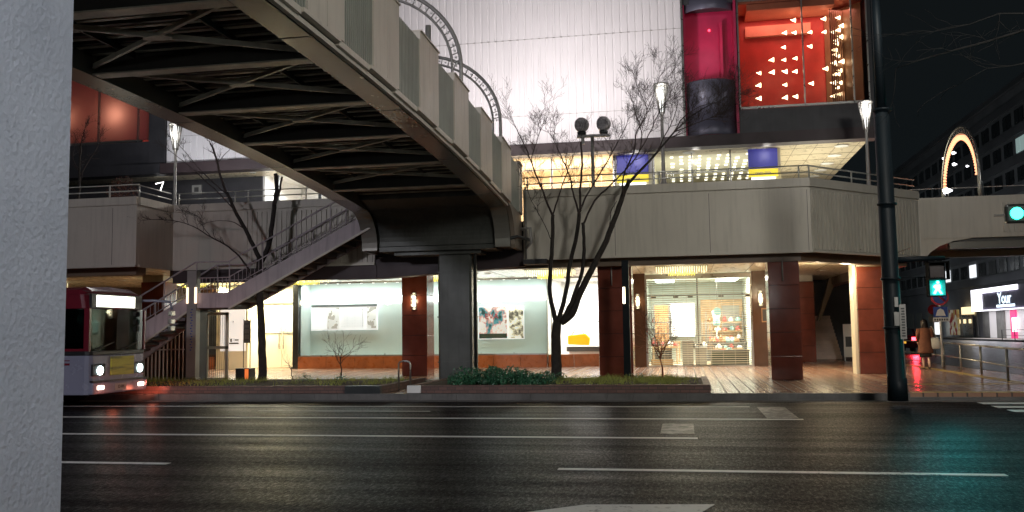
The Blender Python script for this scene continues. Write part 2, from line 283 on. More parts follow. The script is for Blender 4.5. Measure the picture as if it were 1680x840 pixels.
# ------------------------------------------------------------------ mesh builder
def frosted():
    g = G('frosted_red_glass'); g.t.nodes.remove(g.b); d = g.n('BsdfDiffuse'); d.inputs[0].default_value = (.22, .05, .07, 1)
    tl = g.n('BsdfTranslucent'); tl.inputs[0].default_value = (.85, .58, .52, 1); mx = g.n('MixShader'); mx.inputs[0].default_value = .6
    g.l(d.outputs[0], mx.inputs[1]); g.l(tl.outputs[0], mx.inputs[2]); g.l(mx.outputs[0], g.out.inputs[0]); return g.m
M['frostred'] = frosted()
class MB:
    def __init__(s): s.v = []; s.f = []; s.smooth = set()
    def add(s, vs, fs, smooth=False):
        k = len(s.v); s.v += [tuple(v) for v in vs]
        for f in fs:
            if smooth: s.smooth.add(len(s.f))
            s.f.append(tuple(i+k for i in f))
        return s
    def hexa(s, p):
        return s.add(p, [(0, 3, 2, 1), (4, 5, 6, 7), (0, 1, 5, 4), (1, 2, 6, 5), (2, 3, 7, 6), (3, 0, 4, 7)])
    def box(s, x0, x1, y0, y1, z0, z1):
        if x0 > x1: x0, x1 = x1, x0
        if y0 > y1: y0, y1 = y1, y0
        if z0 > z1: z0, z1 = z1, z0
        return s.hexa([(x0, y0, z0), (x1, y0, z0), (x1, y1, z0), (x0, y1, z0), (x0, y0, z1), (x1, y0, z1), (x1, y1, z1), (x0, y1, z1)])
    def sbox(s, x0, x1, y0, y1, b0, t0, b1, t1):      # runs along y with changing bottom / top
        return s.hexa([(x0, y0, b0), (x1, y0, b0), (x1, y1, b1), (x0, y1, b1), (x0, y0, t0), (x1, y0, t0), (x1, y1, t1), (x0, y1, t1)])
    def seg(s, p, q, o0, o1, z0, z1, z0b=None, z1b=None):    # wall piece from p to q (2d), offset to the right of travel
        d = Vector((q[0]-p[0], q[1]-p[1])).normalized(); n = Vector((d.y, -d.x)); z0b = z0 if z0b is None else z0b; z1b = z1 if z1b is None else z1b
        if o0 > o1: o0, o1 = o1, o0
        a, b = Vector(p[:2])+n*o1, Vector(q[:2])+n*o1; c, e = Vector(q[:2])+n*o0, Vector(p[:2])+n*o0
        return s.hexa([(a.x, a.y, z0), (b.x, b.y, z0b), (c.x, c.y, z0b), (e.x, e.y, z0), (a.x, a.y, z1), (b.x, b.y, z1b), (c.x, c.y, z1b), (e.x, e.y, z1)])
    def tube(s, p, q, r, r2=None, n=6, cap=True):
        return s.path([p, q], [r, r if r2 is None else r2], n, cap)
    def path(s, pts, rad, n=6, cap=True):
        pts = [Vector(p) for p in pts]
        if isinstance(rad, (int, float)): rad = [rad]*len(pts)
        k = len(s.v); L = len(pts); u0 = None
        for i, p in enumerate(pts):
            d = (pts[min(i+1, L-1)]-pts[max(i-1, 0)])
            d = d.normalized() if d.length > 1e-9 else Vector((0, 0, 1))
            if u0 is None:
                a = Vector((0, 0, 1)) if abs(d.z) < .9 else Vector((1, 0, 0)); u0 = d.cross(a).normalized()
            u1 = (u0-d*u0.dot(d)); u1 = u1.normalized() if u1.length > 1e-6 else d.orthogonal().normalized(); u0 = u1; v1 = d.cross(u1)
            for j in range(n):
                t = 2*math.pi*j/n; s.v.append(tuple(p+(u1*math.cos(t)+v1*math.sin(t))*rad[i]))
        for i in range(L-1):
            for j in range(n):
                s.smooth.add(len(s.f)); s.f.append((k+i*n+j, k+i*n+(j+1) % n, k+(i+1)*n+(j+1) % n, k+(i+1)*n+j))
        if cap: s.f.append(tuple(k+j for j in reversed(range(n)))); s.f.append(tuple(k+(L-1)*n+j for j in range(n)))
        return s
    def lathe(s, c, prof, n=16, sx=1, sy=1, a0=0, a1=2*math.pi):
        full = abs(a1-a0-2*math.pi) < 1e-6; m = n if full else n+1; k = len(s.v)
        for r, z in prof:
            for j in range(m):
                t = a0+(a1-a0)*j/n; s.v.append((c[0]+r*math.cos(t)*sx, c[1]+r*math.sin(t)*sy, c[2]+z))
        for i in range(len(prof)-1):
            for j in range(n):
                j2 = (j+1) % m; s.smooth.add(len(s.f)); s.f.append((k+i*m+j, k+i*m+j2, k+(i+1)*m+j2, k+(i+1)*m+j))
        if full:
            s.f.append(tuple(k+j for j in reversed(range(m)))); s.f.append(tuple(k+(len(prof)-1)*m+j for j in range(m)))
        return s
    def ball(s, c, r, n=10, sx=1, sy=1, sz=1):
        return s.lathe(c, [(max(1e-4, r*math.sin(math.pi*i/n)), -r*sz*math.cos(math.pi*i/n)) for i in range(n+1)], n+2, sx, sy)
    def disc(s, c, r, normal, th=.01, n=20):
        nn = Vector(normal).normalized(); return s.path([Vector(c)-nn*th/2, Vector(c)+nn*th/2], r, n)
    def extr(s, poly, axis, a, b):       # closed polygon extruded along an axis; poly in the other two coordinates
        def P(u, v, w): return {'x': (w, u, v), 'y': (u, w, v), 'z': (u, v, w)}[axis]
        n = len(poly); k = len(s.v)
        s.v += [P(u, v, a) for u, v in poly]+[P(u, v, b) for u, v in poly]
        s.f.append(tuple(k+i for i in range(n))); s.f.append(tuple(k+n+i for i in reversed(range(n))))
        for i in range(n): s.f.append((k+i, k+n+i, k+n+(i+1) % n, k+(i+1) % n))
        return s
    def build(s, name, mat, parent=None, bevel=0):
        me = bpy.data.meshes.new(name); me.from_pydata(s.v, [], s.f); me.update()
        sm = [i in s.smooth for i in range(len(s.f))]; me.polygons.foreach_set('use_smooth', sm)
        import bmesh
        bm = bmesh.new(); bm.from_mesh(me); bmesh.ops.recalc_face_normals(bm, faces=bm.faces); bm.to_mesh(me); bm.free()
        me.materials.append(M[mat] if isinstance(mat, str) else mat)
        o = bpy.data.objects.new(name, me); col.objects.link(o)
        if parent: par(o, parent)
        if bevel:
            b = o.modifiers.new('bevel', 'BEVEL'); b.width = bevel; b.segments = 2; b.limit_method = 'ANGLE'
        return o
def par(o, p):
    o.parent = p; o.matrix_parent_inverse = Matrix.Translation(-root_of(p).location)
def root_of(p):
    while p.parent: p = p.parent
    return p
def subpar(o, part):      # sub-part: part sits at identity below its thing, so world coordinates stay as they are
    o.parent = part; o.matrix_parent_inverse = Matrix.Identity(4)
def thing(name, label, cat, loc=(0, 0, 0), group=None):
    o = bpy.data.objects.new(name, None); col.objects.link(o); o.location = loc; o.empty_display_size = .2
    o['label'] = label; o['category'] = cat
    if group: o['group'] = group
    return o
def tag(o, label, cat, group=None):
    o['label'] = label; o['category'] = cat
    if group: o['group'] = group
    return o
def struct(mb, name, mat): o = mb.build(name, mat); o['kind'] = 'structure'; return o
def dup(root, loc, label, rz=0, group=None):
    def cp(o, parent):
        c = o.copy(); col.objects.link(c)
        if parent: c.parent = parent
        for ch in o.children: cp(ch, c)
        return c
    r = cp(root, None); r.location = loc; r.rotation_euler = (0, 0, rz); r['label'] = label
    if group: r['group'] = group
    return r
def text(name, body, loc, size, mat, parent, rot=(R(90), 0, 0), ext=.004, sx=1):
    cu = bpy.data.curves.new(name, 'FONT'); cu.body = body; cu.size = size; cu.extrude = ext; cu.align_x = 'CENTER'; cu.align_y = 'CENTER'
    tmp = bpy.data.objects.new('lettering_source', cu); col.objects.link(tmp); bpy.context.view_layer.update()
    me = bpy.data.meshes.new_from_object(tmp.evaluated_get(bpy.context.evaluated_depsgraph_get())); me.materials.clear(); me.materials.append(M[mat]); bpy.data.objects.remove(tmp); bpy.data.curves.remove(cu)
    me.transform(Matrix.Translation(loc) @ Euler(rot).to_matrix().to_4x4() @ Matrix.Diagonal((sx, 1, 1, 1))); o = bpy.data.objects.new(name, me); col.objects.link(o)
    if parent: o.parent = parent; o.matrix_parent_inverse = Matrix.Translation(-root_of(parent).location) if parent.parent is None else Matrix.Identity(4)
    return o
# ================================================================== SETTING
struct(MB().box(-700, 700, -300, 900, -.5, -.03), 'ground', 'ground')
struct(MB().box(-90, 90, 5.5, 21.4, -.2, 0), 'road', 'asphalt')
struct(MB().box(9.75, 31, 21.4, 400, -.2, -.004), 'side_street', 'side_asphalt')
struct(MB().box(-90, 90, -12, 5.35, -.2, .15), 'near_sidewalk', 'pavers')
struct(MB().box(-90, 90, 5.35, 5.5, -.2, .15), 'near_kerb', 'kerb')
struct(MB().extr([(-90, 21.56), (9.6, 21.56), (9.6, 300), (-90, 300)], 'z', -.2, .15), 'sidewalk', 'pavers')
struct(MB().box(31.15, 90, 21.4, 400, -.2, .15), 'far_sidewalk', 'kerb')
kb = MB()
x = -60
while x < 9.5:
    kb.box(x, x+.594, 21.40, 21.56, -.2, .152 if x < 4.6 else .06); x += .6
struct(kb, 'kerb', 'kerb'); struct(MB().box(-90, 9.6, 20.95, 21.40, -.1, .005), 'gutter', 'kerb')
struct(MB().box(9.6, 9.75, 21.56, 300, -.2, .152), 'side_kerb', 'kerb')
mk = MB()
def mark(x0, x1, y0, y1, z=.004): mk.box(x0, x1, y0, y1, -.01, z)
mark(-60, .14, 13.86, 14.01); mark(-1.5, 3.34, 10.69, 10.82); mark(-11.4, -6.48, 10.69, 10.82); mark(-60, 2.0, 16.83, 16.97)
mark(-60, 1.26, 19.52, 19.62); mark(-9, -5.2, 18.35, 18.41)
for i in range(16): mark(5.95, 9.4, 20.3-i*.9, 20.75-i*.9)
for i in range(9): mark(12.0+i*1.9, 12.9+i*1.9, 31, 34.5)
struct(mk, 'road_markings', 'paint')
mk = MB(); mk.extr([(-1.45, 8.15), (-.95, 8.58), (.22, 8.72), (.05, 8.2)], 'z', -.01, .0045); mk.extr([(-1.4, 8.15), (.05, 8.2), (-.3, 7.5)], 'z', -.01, .0045)
struct(mk, 'painted_arrow', 'paint')
mk = MB(); mk.box(-.42, .10, 14.45, 16.05, -.01, .0042); mk.box(1.4, 1.95, 17.1, 19.5, -.01, .0042); struct(mk, 'worn_stop_line', 'faded')
mk = MB(); mk.box(13.5, 13.62, 36, 200, -.05, .002); mk.box(20, 20.15, 36, 200, -.05, .002); mk.box(26.5, 26.65, 36, 200, -.05, .002); struct(mk, 'side_street_lines', 'paint')
mk = MB()
for i in range(12): mk.box(4.9+i*.31, 5.2+i*.31, 21.6+(0 if i < 20 else 0), 21.9, .1, .154)
for i in range(50): mk.box(8.15, 8.45, 22.2+i*.31, 22.5+i*.31, .1, .154)
for i in range(14): mk.box(4.9+i*.31, 5.2+i*.31, 24.6, 24.9, .1, .154)
struct(mk, 'tactile_paving', 'yellow')

# planters (walls, soil) and what grows in them
def planter(x0, x1, label):
    t = thing('planter', label, 'planter', ((x0+x1)/2, 23.6, .15), 'brick planters along the kerb')
    m = MB(); m.box(x0, x1, 21.66, 21.84, .1, .335); m.box(x0, x1, 25.55, 25.7, .1, .30); m.box(x0, x0+.16, 21.84, 25.55, .1, .334); m.box(x1-.16, x1, 21.84, 25.55, .1, .334)
    m.build('brick_edging', 'planter', t)
    s = MB(); nx = 40; ny = 8; k = []
    for i in range(nx+1):
        for j in range(ny+1): k.append((x0+.1+(x1-x0-.2)*i/nx, 21.8+3.8*j/ny, .27+rnd.uniform(0, .04)+.03*math.sin(j/ny*3.14)))
    s.add(k, [(i*(ny+1)+j, (i+1)*(ny+1)+j, (i+1)*(ny+1)+j+1, i*(ny+1)+j+1) for i in range(nx) for j in range(ny)]); s.build('soil', 'soil', t)
planter(-21.5, -7.35, 'long low brick planter holding the bare tree behind the bus')
planter(-6.7, .55, 'low brick planter holding the hedge and the larger bare tree')
gr = MB()
def blades(n, x0, x1, y0, y1, z, h, spread=.04):
    for _ in range(n):
        x = rnd.uniform(x0, x1); y = rnd.uniform(y0, y1); a = rnd.uniform(0, 6.3); hh = h*rnd.uniform(.4, 1.1); dx = math.cos(a)*spread; dy = math.sin(a)*spread; ww = .007
        gr.add([(x-dy*.2-ww, y, z), (x+ww, y, z), (x+dx*1.5+ww*.6, y+dy*1.5, z+hh*.6), (x+dx*1.5-ww*.6, y+dy*1.5, z+hh*.6), (x+dx*3, y+dy*3, z+hh)], [(0, 1, 2, 3), (3, 2, 4)])
for c in range(60):
    cx = rnd.choice([rnd.uniform(-16.9, -15), rnd.uniform(-15, -7.6), rnd.uniform(-3.3, .3), rnd.uniform(-3.3, .3)]); blades(75, cx-.25, cx+.25, 22.3, 25.2, .29, .17)
o = gr.build('grass', 'grass'); o['kind'] = 'stuff'; o['label'] = 'weedy grass growing in the planter soil'; 

def leaf_ball(mb, n, cx, cy, cz, rx, ry, rz, s):
    for _ in range(n):
        while True:
            a, b, c = rnd.uniform(-1, 1), rnd.uniform(-1, 1), rnd.uniform(-.3, 1)
            if a*a+b*b+c*c < 1: break
        p = Vector((cx+a*rx, cy+b*ry, cz+c*rz)); d = Vector((rnd.gauss(0, 1), rnd.gauss(0, 1), rnd.gauss(.3, 1))).normalized(); e = d.orthogonal().normalized(); ss = s*rnd.uniform(.6, 1.2)
        e = Matrix.Rotation(rnd.uniform(0, 6.3), 3, d) @ e; f = d.cross(e)
        mb.add([p-e*ss, p+f*ss*.4+d*ss*.1, p+e*ss, p-f*ss*.4+d*ss*.1], [(0, 1, 2, 3)])
hb = MB()
for i in range(16): leaf_ball(hb, 330, -5.75+i*.152, 23.0+rnd.uniform(-.4, .4), .32, .34, .8, .36+rnd.uniform(-.1, .1)-(.12 if i > 11 else 0), .055)
tag(hb.build('hedge', 'leaf'), 'low clump of glossy dark green leaves at the foot of the bridge pier', 'hedge')

# ================================================================== PEDESTRIAN DECK
deck = thing('pedestrian_deck', 'raised walkway deck with beige metal parapet running along the store front', 'walkway', (-6, 30, .15))
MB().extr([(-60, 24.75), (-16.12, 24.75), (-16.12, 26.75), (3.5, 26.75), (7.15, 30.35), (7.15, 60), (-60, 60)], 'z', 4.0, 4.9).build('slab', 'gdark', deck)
sf = MB(); sf.extr([(-60, 27.3), (-9, 27.3), (3.3, 27.3), (6.9, 30.7), (6.9, 37.2), (6.9, 45), (4.2, 45), (4.2, 37.45), (-60, 37.45)], 'z', 3.86, 3.99)
sfo = sf.build('soffit', 'soffit', deck)
gv = MB()
for i in range(28): gv.box(-30+i*1.35, -30+i*1.35+.012, 27.9, 37.4, 3.85, 3.87)
subpar(gv.build('soffit_joint', 'beam'), sfo)
bm_ = MB(); bm_.box(-60, -16.3, 25.1, 25.6, 3.5, 3.98); bm_.box(-16.3, 3.3, 26.95, 27.3, 3.5, 3.98); bm_.seg((3.3, 26.95), (6.95, 30.6), -.35, 0, 3.5, 3.98); bm_.box(6.6, 6.95, 30.6, 45, 3.5, 3.98); bm_.build('edge_beam', 'beam', deck)
edge = [((-60, 24.6), (-16.0, 24.6)), ((-16.0, 24.6), (-16.0, 26.6)), ((-16.0, 26.6), (-13.6, 26.6)), ((-13.6, 26.6), (-9.25, 26.6)), ((-4.62, 26.6), (3.57, 26.6)), ((3.57, 26.6), (7.3, 30.3)), ((7.3, 30.3), (7.3, 31.7))]
for i, (p, q) in enumerate(edge):
    m = MB(); L = math.dist(p, q); e_ = i*.0025
    if i == 1: p = (p[0], p[1]+.145)
    m.seg(p, q, -.14, 0, 3.74+e_, 5.52); m.seg(p, q, -.12, -.03, 5.50, 5.58); m.seg(p, q, -.18, .03+e_, 5.565+e_, 5.81+e_); m.seg(p, q, -.06, .035+e_, 3.70+e_, 3.76+e_)
    d = (Vector(q)-Vector(p))/L
    if i in (3, 5, 6):
        t = .08
        while t < L-.1:
            a = Vector(p)+d*t; b = Vector(p)+d*(t+.085); m.seg(a, b, 0, .045, 3.80, 5.48); t += .165
        pn = m.build('ribbed_parapet', 'rib', deck)
    else:
        pn = m.build('parapet', 'fascia', deck)
    jn = MB(); t = 2.7
    while t < L and i not in (3, 5, 6): a = Vector(p)+d*t; jn.seg(a, a+d*.012, 0, .003, 3.78, 5.49); t += 2.7
    if i not in (1, 2, 3, 5, 6): subpar(jn.build('panel_joint', 'dkbrown'), pn)
    r = MB(); t = .12; inn = .10
    n = Vector((d.y, -d.x))*(-inn)
    for z in (6.0, 6.19): r.tube((p[0]+n.x, p[1]+n.y, z), (q[0]+n.x, q[1]+n.y, z), .02)
    while t < L: a = Vector(p)+d*t+n; r.tube((a.x, a.y, 5.80), (a.x, a.y, 6.2), .024); t += 1.95
    if i != 6: r.build('handrail', 'alu', deck)
ug = MB(); ug.box(-16.0, -9.2, 26.62, 26.9, 3.3, 3.72); ug.extr([(-10.6, 3.3), (-8.6, 4.1), (-4.6, 4.1), (-4.6, 3.55), (-9, 3.3)], 'y', 26.66, 27.2); ug.build('downstand', 'dkbrown', deck)
up_ = MB(); up_.box(-4.6, -3.9, 26.3, 27.0, 3.58, 3.72); up_.build('bracket', 'dkwall', deck)
# red granite columns
def column(x0, x1, y0, y1, ztop, label=None, mat='granite'):
    m = MB(); z = .15; hh = (ztop-.15)/5
    for k in range(5): m.box(x0, x1, y0, y1, z+.006, z+hh-.006); z += hh
    c = m.build('column', mat, deck, .008); k = MB(); k.box(x0+.012, x1-.012, y0+.012, y1-.012, .14, ztop); subpar(k.build('joint', 'joint'), c)
    k = MB(); k.box(x0+.03, x1-.03, y0+.03, y1-.03, ztop, 3.98); subpar(k.build('capital', 'pale'), c); return c
column(-9.62, -8.72, 30.5, 31.4, 3.62); column(-2.52, -1.52, 27.35, 28.35, 3.55); column(2.38, 3.24, 27.0, 27.9, 3.5); column(5.35, 6.15, 30.2, 31.0, 3.5)
column(-19.6, -18.7, 30.5, 31.4, 3.62); column(-14.1, -13.5, 39.6, 40.2, 3.62)
k = MB(); k.box(5.26, 5.345, 30.35, 31.0, .15, 3.9); k.build('column_edge_reflection', 'cream', deck)  # cream strip paints in the bright reflection along the column edge
k = MB()
for (x, y) in ((-2.1, 27.3), (2.78, 26.95)): k.tube((x, y, 3.6), (x, y, 2.95), .022)
k.build('drop_pipe', 'lamp_pole', deck)

# ================================================================== DEPARTMENT STORE
st = thing('department_store', 'large department store with white ribbed upper wall and lit shop windows below', 'building', (-8, 40, .15))
YW = 34.0
rb = MB(); x = -20.84; pit = .285; rb.box(-20.84, .22, YW+.06, YW+.8, 8.7, 22)
while x < .15:
    rb.hexa([(x+.03, YW+.03, 8.72), (x+.215, YW+.03, 8.72), (x+.245, YW+.07, 8.72), (x, YW+.07, 8.72), (x+.03, YW+.03, 22), (x+.215, YW+.03, 22), (x+.245, YW+.07, 22), (x, YW+.07, 22)]); x += pit
wl = rb.build('ribbed_wall', 'white_wall', st)
hj = MB()
for z in (9.85, 12.85, 15.85): hj.box(-20.84, .2, YW+.024, YW+.06, z, z+.011)
subpar(hj.build('wall_joint', 'lamp_pole'), wl)
MB().box(-20.95, 6.9, YW-.25, YW+.35, 8.28, 8.70).build('eave', 'dkbrown', st)
MB().box(-60, -20.97, YW-.25, YW+.35, 8.28, 8.70).build('eave', 'dkwall', st)
core = MB(); core.box(-60, 6.9, 36.2, 62, 8.9, 22); core.box(.25, 6.9, YW, 36.18, 13.72, 22); core.box(2.2, 6.9, YW+.02, 36.18, 8.72, 9.62); core.box(6.78, 6.9, YW, 36.18, 9.63, 13.7)
core.box(-60, -20.9, YW+.3, 36.18, 14.3, 22); core.box(-60, -21.6, YW+.02, 36.18, 8.72, 9.7); core.box(-21.6, -20.86, YW-.06, 36.18, 8.72, 22)
core.build('dark_wall', 'dkwall', st)
# upper floor soffit
us = MB(); us.box(-60, 6.8, YW+.36, 36.19, 8.42, 8.5); us.box(3.75, 6.8, 36.2, 46, 8.42, 8.5); uo = us.build('upper_soffit', 'soffit', st)
k = MB()
for i in range(9): k.box(-30, 6.8, 34.5+i*1.3, 34.512+i*1.3, 8.41, 8.43) if i < 1 else k.box(3.8, 6.8, 34.5+i*1.3, 34.514+i*1.3, 8.41, 8.43)
for i in range(4): k.box(4.3+i*.75, 4.312+i*.75, 34.4, 46, 8.411, 8.431)
subpar(k.build('soffit_joint', 'beam'), uo)
# upper rooms
def room(x0, x1, y0, y1, z0, z1, mat, floor='floor_in', back=True, ceil=True, t=.1, name='room'):
    m = MB()
    if back: m.box(x0, x1, y1, y1+t, z0, z1)
    m.box(x0-t, x0, y0, y1+t, z0, z1); m.box(x1, x1+t, y0, y1+t, z0, z1)
    if ceil: m.box(x0-t, x1+t, y0, y1+t, z1, z1+t)
    o = m.build(name, mat, st)
    if floor: subpar(MB().box(x0-t, x1+t, y0, y1+t, z0-.06, z0).build('shop_floor', floor), o)
    return o
room(-7.4, -2.55, 35.6, 40.5, 4.95, 8.6, 'warmc', name='warm_shop_room')
room(-1.0, 3.35, 35.6, 48, 4.95, 8.5, 'cream', name='green_shop_room')
room(-17.5, -12.0, 36.2, 40, 4.95, 8.5, 'white', name='bright_shop_room')
cl = MB()
for i in range(11):
    for j in range(9):
        if rnd.random() < .82: x = -.75+i*.37; y = 36.6+j*.75; cl.box(x, x+.10+.06*rnd.random(), y, y+.22, 8.46, 8.49)
cl.build('ceiling_light_grid', 'light_panel', st)
sh = MB()
for z in (7.0, 7.25, 7.6, 7.9): sh.box(-7.3, -2.6, 38.8, 38.9, z, z+.04)
for i in range(9): sh.box(-7.2+i*.55, -7.15+i*.55, 38.82, 38.88, 6.8, 8.3)
sh.build('hanging_rack', 'wood', st)
gl = MB(); gl.box(-7.4, -2.55, 35.56, 35.575, 5, 8.42); gl.box(-1.0, 3.35, 35.56, 35.575, 5, 8.42); gl.build('upper_glazing', 'glass', st)
fr = MB()
for x in (-7.4, -5.0, -2.55, -1.0, .45, 1.9, 3.35): fr.box(x-.03, x+.03, 35.5, 35.6, 4.95, 8.42)
fr.box(-7.4, -2.55, 35.5, 35.6, 7.98, 8.02); fr.box(-1.0, 3.35, 35.5, 35.6, 7.62, 7.66); fr.build('window_frame', 'steel', st)
MB().box(-2.5, -1.06, 35.5, 36.2, 4.95, 8.42).build('pier_panel', 'white', st); k = MB(); k.box(3.38, 3.75, 35.45, 46, 4.95, 8.42); k.build('corner_panel', 'cream', st)
MB().box(-11.9, -7.5, 35.6, 36.1, 4.95, 8.42).build('upper_wall', 'beam', st); MB().box(-60, -17.6, 36.2, 36.3, 4.95, 8.42).build('upper_dark_front', 'dkwall', st)
# signs
for x0, x1, lab in ((-2.42, -1.2, 'tall blue panel with yellow foot behind the larger bare tree'), (2.55, 3.62, 'tall blue panel with yellow foot at the right end of the upper shop front')):
    s = thing('shop_sign', lab, 'sign', ((x0+x1)/2, 35.3, 7.2), 'blue and yellow panels of the upper shop')
    MB().box(x0, x1, 35.28, 35.4, 7.62, 8.38).build('blue_panel', 'blue', s); MB().box(x0, x1, 35.275, 35.4, 7.33, 7.61).build('yellow_band', 'yel', s); MB().box(x0+.1, x1-.1, 35.3, 35.4, 7.2, 7.3).build('white_strip', 'whit', s)
    text('lettering', 'open daily', ((x0+x1)/2, 35.26, 7.46), .14, 'blue', s)
# window frames/sign in the bright upper-left room
k = MB()
for x in (-16.9, -15.0, -13.2): k.box(x, x+.12, 36.0, 36.12, 4.95, 8.4)
k.box(-17.4, -12.0, 36.0, 36.05, 7.18, 7.22); k.build('window_frame', 'dsteel', st)
s1 = thing('shop_notice', 'small blue notice in the bright upper window', 'notice', (-13.9, 35.9, 6.3)); MB().box(-14.95, -14.4, 35.85, 35.88, 6.45, 7.0).build('board', 'signblue', s1); text('lettering', 'NEW', (-14.67, 35.84, 6.72), .2, 'paper', s1)
s1 = thing('shop_notice', 'small red notice with a white square in the bright upper window', 'notice', (-13.2, 35.9, 6.3)); MB().box(-14.25, -13.75, 35.85, 35.88, 6.4, 6.95).build('board', 'signred', s1); MB().box(-14.1, -13.9, 35.83, 35.848, 6.6, 6.8).build('symbol', 'paper', s1)

# red window box (right)
rbx = MB(); rbx.box(2.25, 6.75, 35.4, 35.5, 9.66, 13.7); rbx.build('red_back_wall', 'red_wall', st)
k = MB(); k.box(2.25, 6.75, 34.05, 35.4, 13.6, 13.7); k.box(2.6, 5.7, 34.1, 35.35, 13.35, 13.58); k.box(2.6, 5.0, 35.2, 35.38, 12.7, 13.1); k.build('light_trough', 'red_light', st)
k = MB()
for i in range(16): k.box(5.55+i*.078, 5.60+i*.078, 34.4+i*.055, 34.45+i*.055, 9.7, 13.3)
k.seg((5.5, 35.35), (6.6, 34.2), -.03, 0, 9.7, 13.4); k.build('inner_panel', 'brn_in', st)
MB().box(2.25, 2.29, 34.05, 35.4, 9.66, 13.6).build('inner_side', 'red_light', st)
k = MB()
for x in (2.22, 4.5, 6.2, 6.72): k.box(x, x+.05, 33.93, 34.0, 9.62, 13.7)
k.box(2.22, 6.77, 33.93, 34.0, 9.62, 9.70); k.box(2.22, 6.77, 33.93, 34.0, 13.66, 13.72); k.build('box_frame', 'steel', st)
MB().box(2.28, 6.72, 33.97, 33.98, 9.7, 13.66).build('box_glazing', 'tglass', st)
spots = [(470,145),(680,130),(775,130),(408,235),(475,230),(585,223),(683,220),(775,215),(405,323),(587,315),(765,275),(800,180),(745,345),(795,255),(738,225),(800,430),(750,520),(790,575),(762,372),(765,305),(322,412),(408,408),(482,405),(775,390),(768,445),(690,480),(790,487),(235,502),(325,496),(413,494),(484,490),(745,440),(775,517),(232,590),(415,580),(597,572),(745,575),(770,610),(235,676),(417,668),(488,663),(747,660),(790,645),(755,352)]
m = MB()
for (a, b) in spots:
    p = at(1190+a/4.2, b/4.2, Y=34.7); r_ = .085
    s_ = rnd.uniform(.85, 1.15); p = p+Vector((0, rnd.uniform(-.15, .1), 0)); m.path([p+Vector((-.12, -.02, rnd.uniform(-.03, .03)))*s_, p+Vector((-.02, 0, .0)), p+Vector((.06, 0, 0))*s_], [.006, .04*s_, r_*s_], 8)
m.build('star_lamp', 'bulb', st)
# magenta recess with rounded balcony fronts
k = MB(); k.box(.25, 2.18, 35.0, 35.1, 8.7, 13.75); k.box(.25, .32, 34.0, 35.0, 8.7, 13.75); k.box(2.1, 2.19, 33.95, 35.0, 8.7, 13.75); k.box(1.62, 1.72, 34.7, 35.0, 10.5, 13.2); k.build('recess_wall', 'maroon', st)
k = MB(); k.box(.25, 2.18, 34.9, 34.99, 10.4, 11.05); k.build('recess_curb', 'maroon', st)
for z0, z1 in ((8.72, 10.78), (13.45, 16.2)):
    k = MB(); k.lathe((1.2, 34.55, 0), [(.93, z0), (.95, z0+.02), (.95, z0+.42), (.93, z0+.44), (.93, z1-.06), (.96, z1-.05), (.96, z1), (.5, z1)], 32, 1, .85, math.pi, 2*math.pi); k.build('rounded_balcony', 'cylin', st)
MB().disc((1.25, 34.98, 13.0), .045, (0, 1, 0), .03).build('red_pilot_lamp', 'ledred', st)
MB().box(.18, .26, 33.9, 34.4, 8.72, 22).build('wall_edge', 'steel', st)
# red window (left)
k = MB(); k.box(-30, -21.62, 35.5, 35.6, 9.75, 14.3); k.build('red_back_wall', 'red_wall', st)
k = MB()
for x0, x1 in ((-26, -24.15), (-24.1, -22.3), (-22.27, -21.66)): k.box(x0, x1, 34.3, 34.33, 9.85, 14.3)
k.build('red_frosted_glazing', 'frostred', st)
k = MB(); k.box(-30, -22.1, 34.15, 34.3, 9.74, 9.84); k.box(-24.15, -24.1, 34.2, 34.3, 9.8, 14.3); k.box(-22.3, -22.26, 34.2, 34.3, 9.8, 14.3); k.build('box_frame', 'steel', st)

# -------- ground floor windows, plane Y = 37.5
YS = 37.5
def shopwin(x0, x1):
    k = MB(); n = max(1, round((x1-x0)/1.16)); ww = (x1-x0)/n
    for i in range(n): k.box(x0+i*ww+.006, x0+(i+1)*ww-.006, YS-.1, YS+.1, .15, .66)
    k.build('window_plinth', 'plinth', st, .006)
    f = MB(); f.box(x0, x1, YS-.03, YS+.05, .66, .72); f.box(x0, x1, YS-.03, YS+.05, 3.80, 3.86)
    g = MB(); nn = max(1, round((x1-x0)/2.5)); w2 = (x1-x0)/nn
    for i in range(nn): g.box(x0+i*w2+.006, x0+(i+1)*w2-.006, YS, YS+.012, .72, 3.8)
    for i in range(nn*2):
        f.box(x0+i*w2/2, x0+i*w2/2+.03, YS-.02, YS+.0, .72, .78)
    fo = f.build('window_frame', 'steel', st); subpar(g.build('pane', 'glass'), fo)
    m = MB(); m.box(x0, x1, 38.75, 38.85, .3, 3.9); m.box(x0-.04, x0, YS+.05, 38.75, .3, 3.9); m.box(x1, x1+.04, YS+.05, 38.75, .3, 3.9); m.box(x0, x1, YS+.05, 38.75, .60, .66); m.build('display_wall', 'wall_w', st)
    m = MB(); m.box(x0+.05, x1-.05, 38.62, 38.74, 2.98, 3.28); m.build('light_trough', 'tube', st)
    m = MB(); m.box(x0+.05, x1-.05, 38.35, 38.40, 3.12, 3.42); m.box(x0+.05, x1-.05, 38.40, 38.62, 3.38, 3.42); 
    m = MB(); n = int((x1-x0)/.55)
    for i in range(n): m.disc((x0+.35+i*.55, 38.35, 3.845), .05, (0, 0, 1), .01, 10)
    m.build('recessed_spots', 'lampw', st)
shopwin(-16.5, -11.3); shopwin(-11.2, -5.6)
